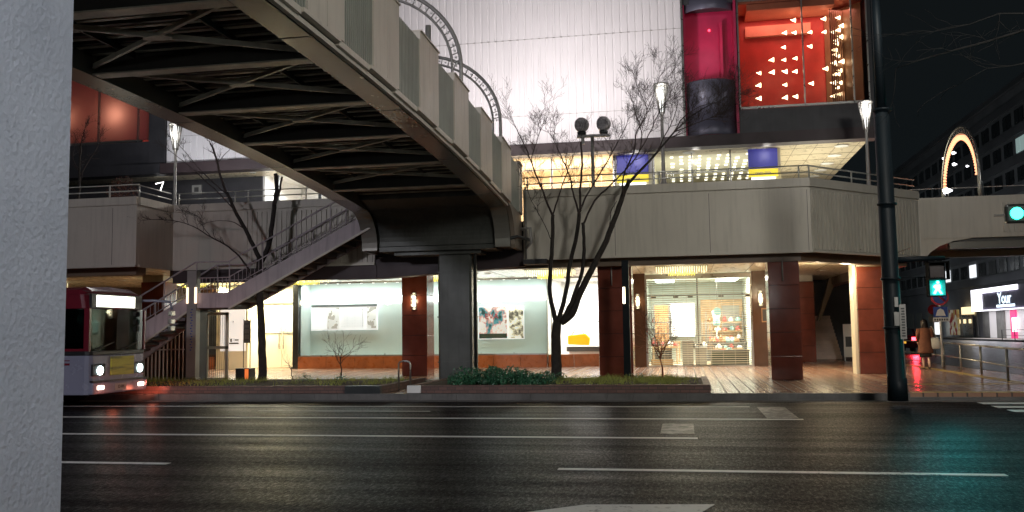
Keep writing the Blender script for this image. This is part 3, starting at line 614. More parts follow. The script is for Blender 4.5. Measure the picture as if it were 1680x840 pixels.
# angled window to the right of the second one, goods inside
k = MB()
for i in range(2): a = Vector((-5.55+i*1.02, YS+i*.28)); k.seg(a, a+Vector((1.0, .275)), -.1, .1, .15, .66)
k.build('window_plinth', 'plinth', st)
k = MB(); k.seg((-5.55, YS), (-3.5, 38.06), -.012, 0, .72, 3.8); k.build('pane', 'glass', st)
room(-5.5, -2.1, 38.4, 41.5, .16, 3.85, 'white', name='corner_shop_room')
# cream doors zone
k = MB(); k.box(-20.3, -16.65, 39.3, 39.4, .15, 3.9); k.box(-20.4, -20.3, 37.5, 39.4, .15, 3.9); k.box(-16.65, -16.54, 37.6, 39.4, .15, 3.9); k.build('entrance_lobby', 'cream', st)
k = MB(); k.box(-16.75, -16.5, 37.42, 37.7, .15, 3.86); k.build('entrance_post', 'dsteel', st)
for i, x0 in enumerate((-18.6, -17.62)):
    d = MB().box(x0, x0+.95, 38.25, 38.29, .18, 3.0).build('door', 'cream', st)
    k = MB(); xx = x0+.86 if i == 0 else x0+.08; k.tube((xx, 38.2, 1.0), (xx, 38.2, 2.1), .02); k.box(xx-.01, xx+.01, 38.2, 38.25, 1.05, 1.07); k.box(xx-.01, xx+.01, 38.2, 38.25, 2.03, 2.05); subpar(k.build('handle', 'steel'), d)
    k = MB(); k.box(x0, x0+.95, 38.235, 38.25, 1.69, 1.71); subpar(k.build('door_band', 'grey_t'), d)
k = MB(); k.box(-18.7, -16.6, 38.2, 38.3, 3.0, 3.08); k.box(-18.72, -18.64, 38.2, 38.3, .15, 3.08); k.box(-16.64, -16.56, 38.2, 38.3, .15, 3.08); k.build('door_frame', 'steel', st)
text('door_lettering', 'RECTION', (-17.05, 38.225, 1.70), .16, 'grey_t', st)
text('door_lettering', 'EN', (-18.45, 38.225, 1.70), .16, 'grey_t', st)
k = MB(); k.box(-60, -20.41, YS, YS+.2, .15, 3.9); k.build('left_shop_front', 'brown_panel', st)
k = MB()
for x in (-27, -24.6, -22.3): k.box(x, x+1.9, YS-.02, YS, .8, 3.2)
k.build('dark_window', 'farwin', st)
k = MB(); k.box(-21.6, -20.45, YS-.04, YS-.021, .15, .7); k.build('window_plinth', 'plinth', st)
# store entrance with roller grille
room(-1.62, 2.72, 37.6, 44.5, .16, 3.82, 'wall_w', name='shoe_shop_room')
MB().box(-2.1, -1.52, 36.8, 37.7, .15, 3.86).build('entrance_cheek', 'brown_panel', st); MB().box(2.62, 3.25, 36.8, 37.7, .15, 3.86).build('entrance_cheek', 'brown_panel', st)
gx0, gx1 = -1.52, 2.62
gf = MB(); gf.box(gx0, gx0+.08, 36.86, 36.98, .15, 3.7); gf.box(gx1-.08, gx1, 36.86, 36.98, .15, 3.7); gf.box(gx0, gx1, 36.84, 37.0, 3.64, 3.8); gf.box(gx0, gx1, 36.88, 36.96, .16, .21)
go = gf.build('roller_grille', 'steel', st)
g = MB(); z = .28
while z < 3.64:
    g.tube((gx0+.05, 36.92, z), (gx1-.05, 36.92, z), .013, n=5); z += .086
for i in range(9):
    xx = gx0+.25+i*.455; g.box(xx-.005, xx+.005, 36.905, 36.935, .2, 3.64)
subpar(g.build('grille_bars', 'pale'), go)
MB().box(.75, 2.65, 43.6, 43.75, .2, 3.0).build('timber_back_wall', 'wood', st)
k = MB(); k.box(.50, .56, 37.2, 37.28, .15, 3.7); k.box(-1.5, 2.6, 37.2, 37.26, 2.95, 3.0)
for x in (-1.3, -.42, .15, 1.35, 2.4): k.box(x, x+.2, 37.15, 37.3, 2.86, 2.95)
k.build('entrance_frame', 'grey_t', st)
# wall behind, right of the entrance
k = MB(); k.box(3.27, 4.15, 40.6, 40.75, .15, 3.86); k.build('back_panel', 'brown_panel', st)
column(4.62, 5.5, 41.0, 41.9, 3.6)
k = MB(); k.box(4.24, 4.5, 40.6, 40.75, .5, 3.6); k.build('lit_slot_window', 'whit', st)
k = MB(); k.box(3.3, 9.0, 49.5, 50, .1, 8); k.build('rear_wall', 'dkwall', st)
k = MB()
for i in range(12): k.box(5.2, 7.1, 44.5+i*.28, 44.8+i*.28, .15+i*.17, .32+i*.17)
k.build('rear_steps', 'fence', st)
k = MB(); k.hexa([(5.9, 43.2, 1.9), (6.0, 43.2, 1.9), (6.0, 43.6, 1.9), (5.9, 43.6, 1.9), (6.5, 43.2, 3.9), (6.85, 43.2, 3.9), (6.85, 43.6, 3.9), (6.5, 43.6, 3.9)]); k.build('raking_beam', 'beam', st)
# the rear-left under-deck facade above windows
k = MB(); k.box(-60, -16.55, 37.48, 37.6, 3.86, 4.0); k.build('head_trim', 'pale', st)
# ================================================================== FOOTBRIDGE
def zt(y): return 7.2-.0032*max(0, y-12)**2
def zb(y): return zt(y)-1.62
XR, XL = -4.7, -9.2
fb = thing('footbridge', 'long steel pedestrian bridge crossing over the road to the store deck', 'footbridge', (-6.95, 12, 0))
YE = 26.6; YH = 24.35        # end of the bridge, start of the haunch curve
def girder(x0, x1):
    y = -6.0; ys = []
    while y < YH: ys.append(y); y += 1.0
    ys.append(YH); m = MB()
    zc = zb(YH)-1.0
    arc = [(YH+math.sin(a)*.95, zc+math.cos(a)*1.0) for a in [i*math.pi/2/10 for i in range(1, 11)]]
    poly = [(y, zb(y)) for y in ys]+arc+[(arc[-1][0], 4.02), (YE, 4.02), (YE, zb(26)+.45), (YH, zb(YH)+.45)]+[(y, zb(y)+.45) for y in reversed(ys[:-1])]
    # web (side plates) and a wide lower flange following the same curve
    m.extr([(a, b+.02) for a, b in poly], 'x', x0+.03, x1-.03)
    g = m.build('girder', 'girder', fb)
    f = MB(); low = [(y, zb(y)) for y in ys]+arc+[(arc[-1][0], 4.02)]
    for (a, b), (c, d) in zip(low, low[1:]):
        if abs(c-a) > abs(d-b)*.6: f.sbox(x0, x1, a, c, b-.012, b+.018, d-.012, d+.018)
        else: f.hexa([(x0, a-.012, b), (x1, a-.012, b), (x1, a+.02, b), (x0, a+.02, b), (x0, c-.012, d), (x1, c-.012, d), (x1, c+.02, d), (x0, c+.02, d)][:4][::1]+[(x0, c-.012, d), (x1, c-.012, d), (x1, c+.02, d), (x0, c+.02, d)])
    subpar(f.build('lower_flange', 'girder', None), g)
    j = MB()
    for y in (3, 7, 11.2, 15.2, 19.2, 23.0): j.sbox(x0+.01, x1-.01, y, y+.02, zb(y)-.018, zb(y), zb(y)-.018, zb(y))
    subpar(j.build('splice_joint', 'gdark', None), g)
girder(XR-.52, XR-.08); girder(XL+.02, XL+.48)
# deck plate with corrugations, seen from below
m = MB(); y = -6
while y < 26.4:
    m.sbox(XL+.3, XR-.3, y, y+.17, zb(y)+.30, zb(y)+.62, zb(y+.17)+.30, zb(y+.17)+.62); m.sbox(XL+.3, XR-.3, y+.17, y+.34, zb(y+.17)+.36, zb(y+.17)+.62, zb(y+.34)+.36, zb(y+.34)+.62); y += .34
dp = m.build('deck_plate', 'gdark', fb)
m = MB(); y = -5.9
while y < 24: m.sbox(XL+.5, XR-.55, y, y+.07, zb(y)+.285, zb(y)+.299, zb(y+.07)+.285, zb(y+.07)+.299); y += .34
subpar(m.build('rib_light_streak', 'lit_steel'), dp)  # pale strips paint in streaks of light on the corrugation ridges
ycb = [0.2+2.42*i for i in range(10)]
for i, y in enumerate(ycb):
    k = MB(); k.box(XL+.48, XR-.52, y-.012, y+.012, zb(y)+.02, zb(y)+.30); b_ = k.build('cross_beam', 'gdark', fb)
    k = MB(); k.box(XL+.48, XR-.52, y-.11, y+.11, zb(y)-.0, zb(y)+.022); subpar(k.build('beam_flange', 'lit_steel', None), b_)
    if i < len(ycb)-1:
        y2 = ycb[i+1]; yc = (y+y2)/2; zc = zb(yc)+.10; k = MB()
        a, b, c, d = (XL+.5, y+.12), (XR-.55, y+.12), (XR-.55, y2-.12), (XL+.5, y2-.12)
        for p, q in ((a, c), (b, d)):
            k.seg(p, q, -.024, .024, zc-.01, zc+.0); k.seg(p, q, -.008, .008, zc, zc+.07)
        k.lathe(((XL+XR)/2, yc, zc-.02), [(.15, 0), (.15, .016)], 8, 1.5, .7); k.build('cross_brace', 'lit_steel', fb)
        for xx in (-8.0, -6.2): MB().box(xx-.02, xx+.02, y+.13, y2-.13, zb(yc)+.20, zb(yc)+.30).build('stringer', 'gdark', fb)
# transverse curved plate and pier head
k = MB(); zc = zb(YH)-1.0; arc = [(YH+.15+math.sin(a)*.95, zc+.05+math.cos(a)*.98) for a in [i*math.pi/2/12 for i in range(13)]]
k.extr([(YH-.5, zb(YH)+.2)]+arc+[(YE-.1, arc[-1][1]), (YE-.1, zb(26)+.45), (YH-.5, zb(YH)+.5)], 'x', XL+.48, XR-.52); k.build('curved_head', 'pier', fb)
k = MB(); k.box(XL+.5, XR-.54, 25.42, YE, 3.99, 4.12); k.box(XL+.9, XR-1.0, 25.6, YE-.2, 3.88, 3.99); k.build('head_plate', 'pier', fb)
k = MB(); px0, px1, py0, py1 = -7.02, -6.02, 25.7, 26.55
k.extr([(px0+.06, py0), (px1-.06, py0), (px1, py0+.06), (px1, py1-.06), (px1-.06, py1), (px0+.06, py1), (px0, py1-.06), (px0, py0+.06)], 'z', .15, 3.99)
pr_ = k.build('pier', 'pier', fb)
k = MB()
for z in (.75, 2.05, 3.35): k.box(px0-.012, px1+.012, py0-.012, py1+.012, z, z+.035)
k.box(px0-.35, px1+.35, py0-.3, py1+.1, .15, .26); subpar(k.build('pier_band', 'pier', None), pr_)
k = MB(); k.path([(-5.93, 25.8, .2), (-5.93, 25.8, 3.7), (-5.85, 25.6, 4.1), (-4.6, 25.4, 4.3), (-4.4, 26.4, 4.3)], .05, 8); k.build('drain_pipe', 'dsteel', fb)
k = MB(); k.tube((-4.53, 26.5, 3.75), (-4.53, 26.5, 5.9), .03); k.path([(-4.62, 26.2, 4.6), (-4.35, 26.2, 4.62), (-4.32, 26.2, 4.2), (-4.5, 26.3, 4.05)], .05, 8); k.build('drain_bend', 'lamp_pole', fb)
# parapets : flat panels, louvred bays set back and lower, posts
y = YE-.55-2.55*12
def par_side(x, sgn, y0, y1, kind):
    k = MB(); d = .0
    ys = [y0, (y0+y1)/2, y1]
    if kind == 'flat':
        for a, b in zip(ys, ys[1:]): k.sbox(x-.07, x+.07, a+.008, b-.008, zt(a)-1.46, zt(a), zt(b)-1.46, zt(b))
        k.sbox(x-.1*1, x+.1, y0, y1, zt(y0)-.0, zt(y0)+.025, zt(y1)-.0, zt(y1)+.025)
        return k.build('parapet_panel', 'bridge', fb)
    n = 15; L = (y1-y0)/n
    k.sbox(x-.05-.03*sgn, x+.05-.03*sgn, y0, y1, zt(y0)-1.46, zt(y0)-.14, zt(y1)-1.46, zt(y1)-.14)
    for i in range(n):
        a = y0+i*L; k.sbox(x+.02*sgn, x+.055*sgn, a+.01, a+L*.55, zt(a)-1.50, zt(a)-.16, zt(a+L*.55)-1.50, zt(a+L*.55)-.16) if sgn > 0 else k.sbox(x-.055, x-.02, a+.01, a+L*.55, zt(a)-1.5, zt(a)-.16, zt(a+L*.55)-1.5, zt(a+L*.55)-.16)
    return k.build('louvre_panel', 'bridge_rib', fb)
bays = []
while y < YE-.6:
    bays.append(y)
    for x, sg in ((XR, 1), (XL, -1)):
        par_side(x, sg, y, y+1.3, 'flat'); par_side(x, sg, y+1.3, y+2.55, 'rib')
    y += 2.55
for x in (XR, XL): par_side(x, 1 if x == XR else -1, y, YE-.02, 'flat')
for sg, x in ((1, XR), (-1, XL)):
  k = MB(); y = -6.0; i = 0
  while y < 24.3:
    d = .04*(i % 2)
    k.sbox(min(x-.10*sg, x+(.06+d)*sg), max(x-.10*sg, x+(.06+d)*sg), y, y+1.27, zt(y)-1.56+d*.8, zt(y)-1.47, zt(y+1.27)-1.56+d*.8, zt(y+1.27)-1.47); k.sbox(x-.035-.03*sg, x+.035-.03*sg, y, y+1.27, zt(y)-1.62, zt(y)-1.55, zt(y+1.27)-1.62, zt(y+1.27)-1.55)
    y += 1.275; i += 1
  k.build('edge_ledge', 'bridge', fb)
# haunch cladding strip at the right end
for x in (XR-.09, XL-.03):
    k = MB(); k.extr([(YH+.1, zb(YH)+.1)]+[(YH+.1+math.sin(a)*1.0, zc+.02+math.cos(a)*1.04) for a in [i*math.pi/2/10 for i in range(11)]]+[(YH+1.15, 4.0), (YE-.02, 4.0), (YE-.02, zb(26)+.2)], 'x', x, x+.12); k.build('haunch_cladding', 'haunch', fb)
# handrail brackets and posts on the parapet
pbase = thing('bridge_light_post', 'short steel lamp post with a curled bracket on the bridge parapet, nearest of three', 'post', (XR-.02, 16.72, zt(16.7)-.15), 'short posts along the bridge parapet')
k = MB(); z0 = zt(16.72)-.2; k.tube((XR-.02, 16.72, z0), (XR-.02, 16.72, z0+.62), .055, n=10); k.build('shaft', 'lamp_pole', pbase)
k = MB(); k.path([(XR-.04, 16.72, z0+.33), (XR-.25, 16.72, z0+.36), (XR-.42, 16.72, z0+.5), (XR-.6, 16.72, z0+.5)], .02, 6); k.path([(XR-.2, 16.72, z0+.2), (XR-.33, 16.72, z0+.38)], .015, 5); k.build('bracket', 'dsteel', pbase)
dup(pbase, (XR-.02, 21.5, zt(21.5)-.15), 'short steel lamp post on the bridge parapet between the two light arches')
dup(pbase, (XR-.02, 25.3, zt(25.3)-.15), 'short steel lamp post at the end of the bridge where it meets the deck')
# light arches
def arch(y, label, bulb='lampw', nb=0):
    z0 = zt(y)-.9; t = thing('light_arch', label, 'arch', (-6.95, y, z0), 'light arches over the bridges'); zz = zt(y)+.45
    def pt(a, r, dz=0): return Vector((-6.95+r*math.cos(a), y, zz+(r-.28)*math.sin(a)))
    for r, rad in ((2.25, .045), (2.05, .03)):
        pts = [Vector((-6.95+r, y, z0))]+[pt(i*math.pi/28, r) for i in range(29)]+[Vector((-6.95-r, y, z0))]
        k = MB(); k.path(pts, rad, 8); k.build('arch_tube', 'lamp_pole' if nb == 0 else 'steel', t)
    k = MB()
    for i in range(34):
        a = math.pi*(i+.5)/34; p = pt(a, 2.15); d = Vector((-math.sin(a), 0, math.cos(a))); n_ = Vector((math.cos(a), 0, math.sin(a)))
        k.path([p-d*.06+n_*.08, p+d*.06+n_*.08, p+d*.03-n_*.08, p-d*.03-n_*.08], .016, 5)
    k.build('lattice', 'lamp_pole', t)
    if nb:
        k = MB()
        for i in range(nb):
            a = math.pi*(i+.5)/nb; p = pt(a, 1.98); q = pt(a, 1.80); k.path([p, q], [.055, .03], 6)
        k.build('bulbs', bulb, t)
    else:
        k = MB()
        for i in range(40):
            a = math.pi*(i+.5)/40; k.ball(pt(a, 2.15), .028, 5)
        k.build('bulbs', 'white', t)
    return t
arch(19.3, 'unlit steel lattice arch over the bridge, the nearer of two'); arch(23.7, 'unlit steel lattice arch over the end of the bridge, the farther of two')

# ================================================================== RIGHT BRIDGE
rbg = thing('footbridge', 'second pedestrian bridge leaving the deck corner over the side street', 'footbridge', (20, 34, 0))
k = MB(); x = 7.36
k.box(7.36, 12.2, 31.75, 31.9, 4.45, 5.8); k.box(12.22, 16, 31.75, 31.9, 4.45, 5.68); k.box(16.02, 40, 31.75, 31.9, 4.45, 5.8); k.box(7.36, 40, 36.3, 36.45, 4.45, 5.8); k.build('parapet', 'fascia', rbg)
k = MB(); x = 10.2
while x < 12: k.box(x, x+.07, 31.70, 31.75, 4.6, 5.55); x += .16
k.build('ribbed_panel', 'rib', rbg)
k = MB(); k.box(7.3, 40, 31.91, 36.29, 4.35, 4.55); k.build('deck_plate', 'gdark', rbg)
hn = [(7.32, 5.78), (7.32, 3.85), (7.75, 3.85)]+[(7.75+1.5*(1-math.cos(a))*.9, 3.85+.78*math.sin(a)) for a in [i*math.pi/2/8 for i in range(1, 9)]]+[(40, 4.63), (40, 5.0)]
k = MB(); k.extr([(7.32, 4.6), (7.32, 3.8), (7.8, 3.8), (7.95, 4.0), (8.25, 4.2), (8.7, 4.36), (9.3, 4.45), (9.3, 4.6)], 'y', 31.78, 31.98); k.build('haunch', 'fascia', rbg)
k = MB(); k.box(8.6, 40, 31.95, 32.2, 4.12, 4.36); k.box(8.6, 40, 36.0, 36.25, 4.12, 4.36); k.build('girder', 'girder', rbg)
k = MB(); k.tube((7.4, 31.85, 6.1), (40, 31.85, 6.12), .015); k.tube((7.4, 36.4, 6.1), (40, 36.4, 6.1), .015); k.build('wire_rail', 'alu', rbg)
t = arch(19.3, 'red glowing light arch over the far bridge above the side street', 'bulbr', 46)
# move the glowing arch onto the right bridge, turned across it
t.location = (9.62, 34.05, 5.2); t.rotation_euler = (0, 0, R(90)); t.scale = (.98, 1, 1.0)
light('POINT', (9.6, 33.4, 7.2), 16, (1, .35, .2), .3)
sp = thing('bridge_spotlight', 'small white spotlight at the foot of the red arch, lowest of the cluster', 'spotlight', at(1551, 314, Y=31.95), 'white spotlights around the red arch')
c = sp.location.copy()
k = MB(); k.path([c+Vector((-.05, 0, 0)), c+Vector((.05, 0, .03)), c+Vector((.22, .02, .02))], [.09, .10, .02], 10); k.build('lens', 'spotl', sp)
k = MB(); k.tube(c+Vector((.1, .02, -.03)), c+Vector((.1, .08, -.22)), .015); k.build('bracket', 'lamp_pole', sp)
for (a, b, Yd, lab) in ((1578, 266, 36.0, 'small white spotlight inside the red arch, the upper one'), (1549, 283, 36.1, 'small white spotlight just left of the red arch'), (1582, 305, 32.1, 'small white spotlight inside the red arch, above the parapet'), (1606, 292, 32.0, 'tiny white spotlight at the right leg of the red arch')):
    o = dup(sp, at(a, b, Y=Yd), lab)
    if Yd == 32.0: o.scale = (.5, .5, .5)

# ================================================================== STAIRS beside the deck
sr = thing('staircase', 'outdoor staircase climbing from the pavement to the walkway deck', 'staircase', (-14, 25.9, .15))
Y0, Y1 = 25.15, 26.5
def stringer(y, th):
    k = MB(); pts = [(-18.8, .15), (-18.0, .15), (-14.5, 2.45), (-13.25, 2.45), (-8.85, 4.72), (-8.85, 5.15), (-13.35, 2.90), (-14.4, 2.90), (-18.8, .62)]
    k.extr(pts, 'y', y, y+th); return k
s1 = stringer(Y0, .1).build('stringer', 'stair', sr); stringer(Y1-.1, .1).build('stringer', 'stair', sr)
k = MB(); k.extr([(-13.3, 2.40), (-13.25, 2.40), (-8.85, 4.66), (-8.85, 4.72), (-13.25, 2.46)], 'y', Y0-.04, Y0+.02); k.extr([(-18.0, .12), (-14.5, 2.39), (-14.5, 2.45), (-18.0, .18)], 'y', Y0-.04, Y0+.02); k.build('edge_trim', 'pale', sr)
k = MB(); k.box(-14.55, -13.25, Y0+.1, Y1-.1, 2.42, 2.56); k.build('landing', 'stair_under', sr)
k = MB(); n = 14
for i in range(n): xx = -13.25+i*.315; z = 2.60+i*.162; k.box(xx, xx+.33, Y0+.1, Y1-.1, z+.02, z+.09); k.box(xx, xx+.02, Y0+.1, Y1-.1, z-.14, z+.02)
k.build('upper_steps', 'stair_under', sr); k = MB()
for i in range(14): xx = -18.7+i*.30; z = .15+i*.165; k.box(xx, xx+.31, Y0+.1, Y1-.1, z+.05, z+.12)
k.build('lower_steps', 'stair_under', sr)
k = MB(); k.box(-14.95, -14.5, 25.6, 26.1, .17, 2.42); k.build('support_column', 'dkwall', sr); k = MB(); k.box(-15.3, -14.1, 25.3, 26.3, .15, .24); k.build('footing', 'stair_under', sr)
def rail(y, name):
    k = MB(); tops = [(-18.7, 1.5), (-14.4, 3.83), (-13.33, 3.83), (-8.9, 6.02)]; mids = [(-18.7, 1.0), (-14.4, 3.35), (-13.33, 3.35), (-8.9, 5.6)]
    bots = [(-18.7, .72), (-14.4, 3.02), (-13.33, 3.02), (-8.9, 5.26)]
    for L_ , r_ in ((tops, .026), (mids, .018), (bots, .014)): k.path([(a, y, b) for a, b in L_], r_, 6)
    def zi(L_, x):
        for (a, b), (c, d) in zip(L_, L_[1:]):
            if a <= x <= c: return b+(d-b)*(x-a)/(c-a)
    x = -18.6
    while x < -8.95: k.tube((x, y, zi(bots, x)), (x, y, zi(mids, x)), .009, n=5); x += .13
    x = -18.6
    while x < -8.95: k.tube((x, y, zi(bots, x)-.25), (x, y, zi(tops, x)), .018, n=6); x += 1.06
    return k.build(name, 'stair', sr)
rail(Y0+.05, 'railing'); rail(Y1-.05, 'railing')
# enclosure of bars below the stairs and its gate
ef = thing('bar_fence', 'sloping fence of upright bars closing the space below the stairs', 'fence', (-16, 26.8, .15))
k = MB(); x = -18.2
while x < -15.55: z1 = .5+(x+18.2)*.60+.3; k.box(x, x+.035, 26.85, 26.88, .2, z1); x += .135
k.extr([(-18.3, .62), (-15.5, 2.32), (-15.5, 2.40), (-18.3, .70)], 'y', 26.84, 26.89); k.box(-18.2, -15.5, 26.84, 26.89, .2, .25); k.box(-18.2, -15.5, 26.84, 26.89, 1.18, 1.22); k.build('bars', 'fence', ef)
gt = thing('gate', 'cream framed wire gate beside the bar fence', 'gate', (-15.1, 26.9, .15))
k = MB()
for a in (-15.5, -14.98, -14.3): k.box(a, a+.09, 26.86, 26.93, .15, 2.35)
for z in (.2, 1.2, 2.27): k.box(-15.5, -14.21, 26.86, 26.93, z, z+.09)
k.build('frame', 'gate', gt); k = MB(); x = -15.4
while x < -14.3: k.box(x, x+.012, 26.89, 26.9, .29, 2.27); x += .07
k.build('mesh_panel', 'dsteel', gt); k = MB(); k.box(-15.1, -14.95, 26.83, 26.86, 1.18, 1.30); k.build('latch', 'steel', gt)
k = MB(); k.box(-18.3, -15.5, 27.6, 27.7, .15, 2.4)
tag(k.build('storage_box', 'brown_panel'), 'brown boarded store behind the bar fence under the stairs', 'box')

# ================================================================== LAMPS
def deck_lamp(loc, label, src=None):
    if src: return dup(src, loc, label)
    t = thing('deck_lamp', label, 'street lamp', (0, 0, 0), 'white lamps on the deck')
    k = MB(); k.lathe((0, 0, 0), [(.13, 0), (.13, .55), (.17, .62), (.17, .8), (.075, 1.15), (.06, 1.5), (.045, 3.05), (.07, 3.25)], 14); k.build('pole', 'lamp_pole', t)
    k = MB(); k.lathe((0, 0, 3.25), [(.04, 0), (.06, .25), (.085, .62), (.09, .78)], 14); k.build('lamp_core', 'lampd', t)
    k = MB()
    for i in range(8):
        a = i*math.pi/4; k.path([(math.cos(a)*.08, math.sin(a)*.08, 3.2), (math.cos(a)*.13, math.sin(a)*.13, 3.6), (math.cos(a)*.21, math.sin(a)*.21, 4.08)], [.018, .022, .03], 6)
    k.lathe((0, 0, 4.05), [(.23, 0), (.24, .03), (.23, .08), (.05, .12)], 16); k.build('lamp_shade', 'lamp_pole', t)
    return t
dl = deck_lamp(None, 'bright white lamp on the deck, behind the right side of the bare tree'); dl.location = (-.5, 28, 5.02)
for ch in dl.children: pass
deck_lamp((6.08, 31.4, 4.92), 'white slatted lamp at the deck corner below the red window box', dl)
deck_lamp((-17.17, 28.6, 4.86), 'white lamp rising left of the bridge in front of the dark wall', dl)
for p, e in (((-.5, 28, 9.0), 60), ((6.08, 31.4, 8.9), 60), ((-17.17, 28.6, 8.7), 50)): light('POINT', (p[0], p[1]-.3, p[2]-.1), e, (1, .97, .93), .2)
# twin round projectors
tp = thing('twin_projector', 'pair of round dark projectors on one pole, standing on the deck behind the tree', 'floodlight', (-2.65, 28.0, 4.9))
k = MB(); k.tube((-2.65, 28, 4.9), (-2.65, 28, 7.62), .06, .055, 10); k.box(-3.12, -2.12, 27.93, 28.07, 7.60, 7.68); k.box(-3.0, -2.9, 27.95, 28.05, 7.4, 7.6); k.build('pole', 'lamp_pole', tp)
for cx in (-2.97, -2.29):
    k = MB(); k.path([(cx, 27.80, 8.0), (cx, 27.83, 8.0), (cx, 28.02, 8.0), (cx, 28.08, 8.0)], [.12, .21, .23, .17], 20); h = k.build('projector_head', 'twinlamp', tp)
    k = MB(); k.lathe((cx, 27.95, 7.68), [(.12, 0), (.14, .03), (.14, .09), (.08, .12)], 12)
    for i in range(5): k.tube((cx-.16, 27.79, 7.92+i*.04), (cx+.16, 27.79, 7.92+i*.04), .006, n=4)
    subpar(k.build('bracket', 'dsteel', None), h)
# round recessed downlights
def downlight(p, label, src=None, s=1):
    if src: o = dup(src, p, label); o.scale = (s, s, 1); return o
    t = thing('downlight', label, 'ceiling light', (0, 0, 0), 'round lights in the soffits')
    MB().disc((0, 0, -.006), .10, (0, 0, 1), .01, 16).build('lens', 'lampc', t)
    k = MB(); k.lathe((0, 0, -.018), [(.10, 0), (.14, 0), (.14, .02), (.10, .02)], 16); k.build('trim_ring', 'white', t); return t
dls = [((1365, 431), 3.86, 'ceiling light nearest the deck corner, left of the end column'), ((1432, 433), 3.86, 'ceiling light above the end granite column'), ((1342, 447), 3.86, 'small ceiling light at the right beside the second granite column'), ((1240, 452), 3.86, 'ceiling light above the right cheek of the shop entrance'),
       ((800, 449), 3.86, 'ceiling light just right of the bridge pier'), ((840, 455), 3.86, 'ceiling light second to the right of the bridge pier'), ((612, 451), 3.86, 'ceiling light left of the granite column with the sconce'), ((212, 455), 3.86, 'ceiling light above the bus roof'), ((200, 460), 3.86, 'dim small ceiling light above the bus, farther in')]
src = None
for (a, b), z, lab in dls:
    p = at(a, b, Z=z-.02)
    if p.y > 37.3: p.y = 37.2
    if src is None: src = downlight(None, lab); src.location = p
    else: downlight(p, lab, src, 1.25 if 'nearest' in lab else 1)
for p in ((4.3, 29.2), (5.6, 31.6), (2.9, 31.0), (-1.0, 30.5), (1.2, 34.5), (-4.8, 31), (-8, 34), (-12.5, 34), (-17.5, 33), (-22, 32), (3.9, 35)): light('SPOT', (p[0], p[1], 3.8), 330, (1, .82, .55), .12, direction=(0, 0, -1), angle=150, blend=.9)
for i, (a, b, lab) in enumerate(((1381, 239, 'front oval ceiling light of the upper passage'), (1369, 255, 'second oval ceiling light of the upper passage'), (1357, 268, 'third oval ceiling light of the upper passage'), (1346, 279, 'fourth oval ceiling light of the upper passage'), (1335, 289, 'rearmost oval ceiling light of the upper passage'),
    (1033, 253, 'ceiling light above the left blue panel'), (1130, 250, 'ceiling light above the middle of the upper shop front'), (1232, 245, 'ceiling light above the right blue panel'))):
    p = at(a, b, Z=8.40); downlight(p, lab, src, 1.9 if i < 5 else 1.7)
for xx in (-1.6, .6, 3.2): light('POINT', (xx, 34.7, 8.2), 8, NEUT, .12)
for a, b, lab in ((335, 285, 'small ceiling light under the dark eave, left of the tree'), (415, 283, 'small ceiling light under the dark eave, near the bridge'), (252, 287, 'small ceiling light under the dark eave, beside the deck lamp')): downlight(at(a, b, Z=8.40), lab, src, .9)
# chandeliers of glass rods
def chand():
    t = thing('chandelier', 'x', 'chandelier', (0, 0, 0), 'glass rod chandeliers under the deck')
    k = MB()
    for i in range(22):
        for j in range(2): k.tube((-.88+i*.083, -.3+j*.5, .10-.03*(i % 3)), (-.88+i*.083, -.3+j*.5, .28), .014, n=5)
    k.build('rods', 'crystal', t); k = MB()
    for i in range(16):
        for j in range(2): k.tube((-.45+i*.06, -.18+j*.3, -.02-.01*(i % 2)), (-.45+i*.06, -.18+j*.3, .14), .013, n=5)
    k.build('lower_rods', 'crystal_y', t); MB().box(-.92, .92, -.36, .36, .28, .31).build('frame', 'steel', t)
    return t
ch = chand(); ch.location = (-.05, 33, 3.55); ch['label'] = 'chandelier of yellow glass rods in front of the shop entrance'
for x, lab in ((-4.75, 'chandelier of yellow glass rods behind the right tree'), (-9.5, 'chandelier of yellow glass rods half hidden by the bridge pier'), (-14.2, 'chandelier of yellow glass rods above the upper end of the long window, under the stairs'), (-18.9, 'chandelier of yellow glass rods seen through the stair railing'), (-25.5, 'chandelier of yellow glass rods above the bus')):
    dup(ch, (x, 33, 3.55), lab)
for x in (-.05, -4.75, -9.5, -14.2, -18.9, -25.5): light('POINT', (x, 32.2, 3.2), 55, (1, .88, .55), .2)
# wall lamps with two bulbs
def sconce(loc, label, src=None):
    if src: return dup(src, loc, label)
    t = thing('wall_lamp', label, 'wall lamp', (0, 0, 0), 'two bulb wall lamps')
    MB().box(-.07, .07, -.03, 0, -.30, .30).build('back_plate', 'steel', t)
    k = MB(); k.ball((0, -.09, .13), .05, 8); k.ball((0, -.09, -.13), .05, 8); k.build('bulb', 'sconce', t)
    k = MB(); k.lathe((0, -.09, -.28), [(.10, 0), (.10, .56)], 12); k.build('glass_shade', 'glass', t); return t
sc = sconce(None, 'two bulb wall lamp on the granite column beside the bridge pier'); sc.location = (-9.17, 30.49, 2.72)
sconce((-1.81, 36.79, 2.75), 'two bulb wall lamp left of the roller grille', sc); sconce((2.93, 36.79, 2.78), 'two bulb wall lamp right of the roller grille', sc)
for p in ((-9.17, 30.3, 2.72), (-1.81, 36.6, 2.75), (2.93, 36.6, 2.78)): light('POINT', p, 7, (1, .8, .5), .08)
t = thing('grid_rack', 'tall dark wire grid rack just behind the left half of the grille', 'rack', (-.9, 38.4, .16)); k = MB()
for i in range(7): k.tube((-1.35+i*.13, 38.4, .4), (-1.35+i*.13, 38.4, 2.1), .012, n=5)
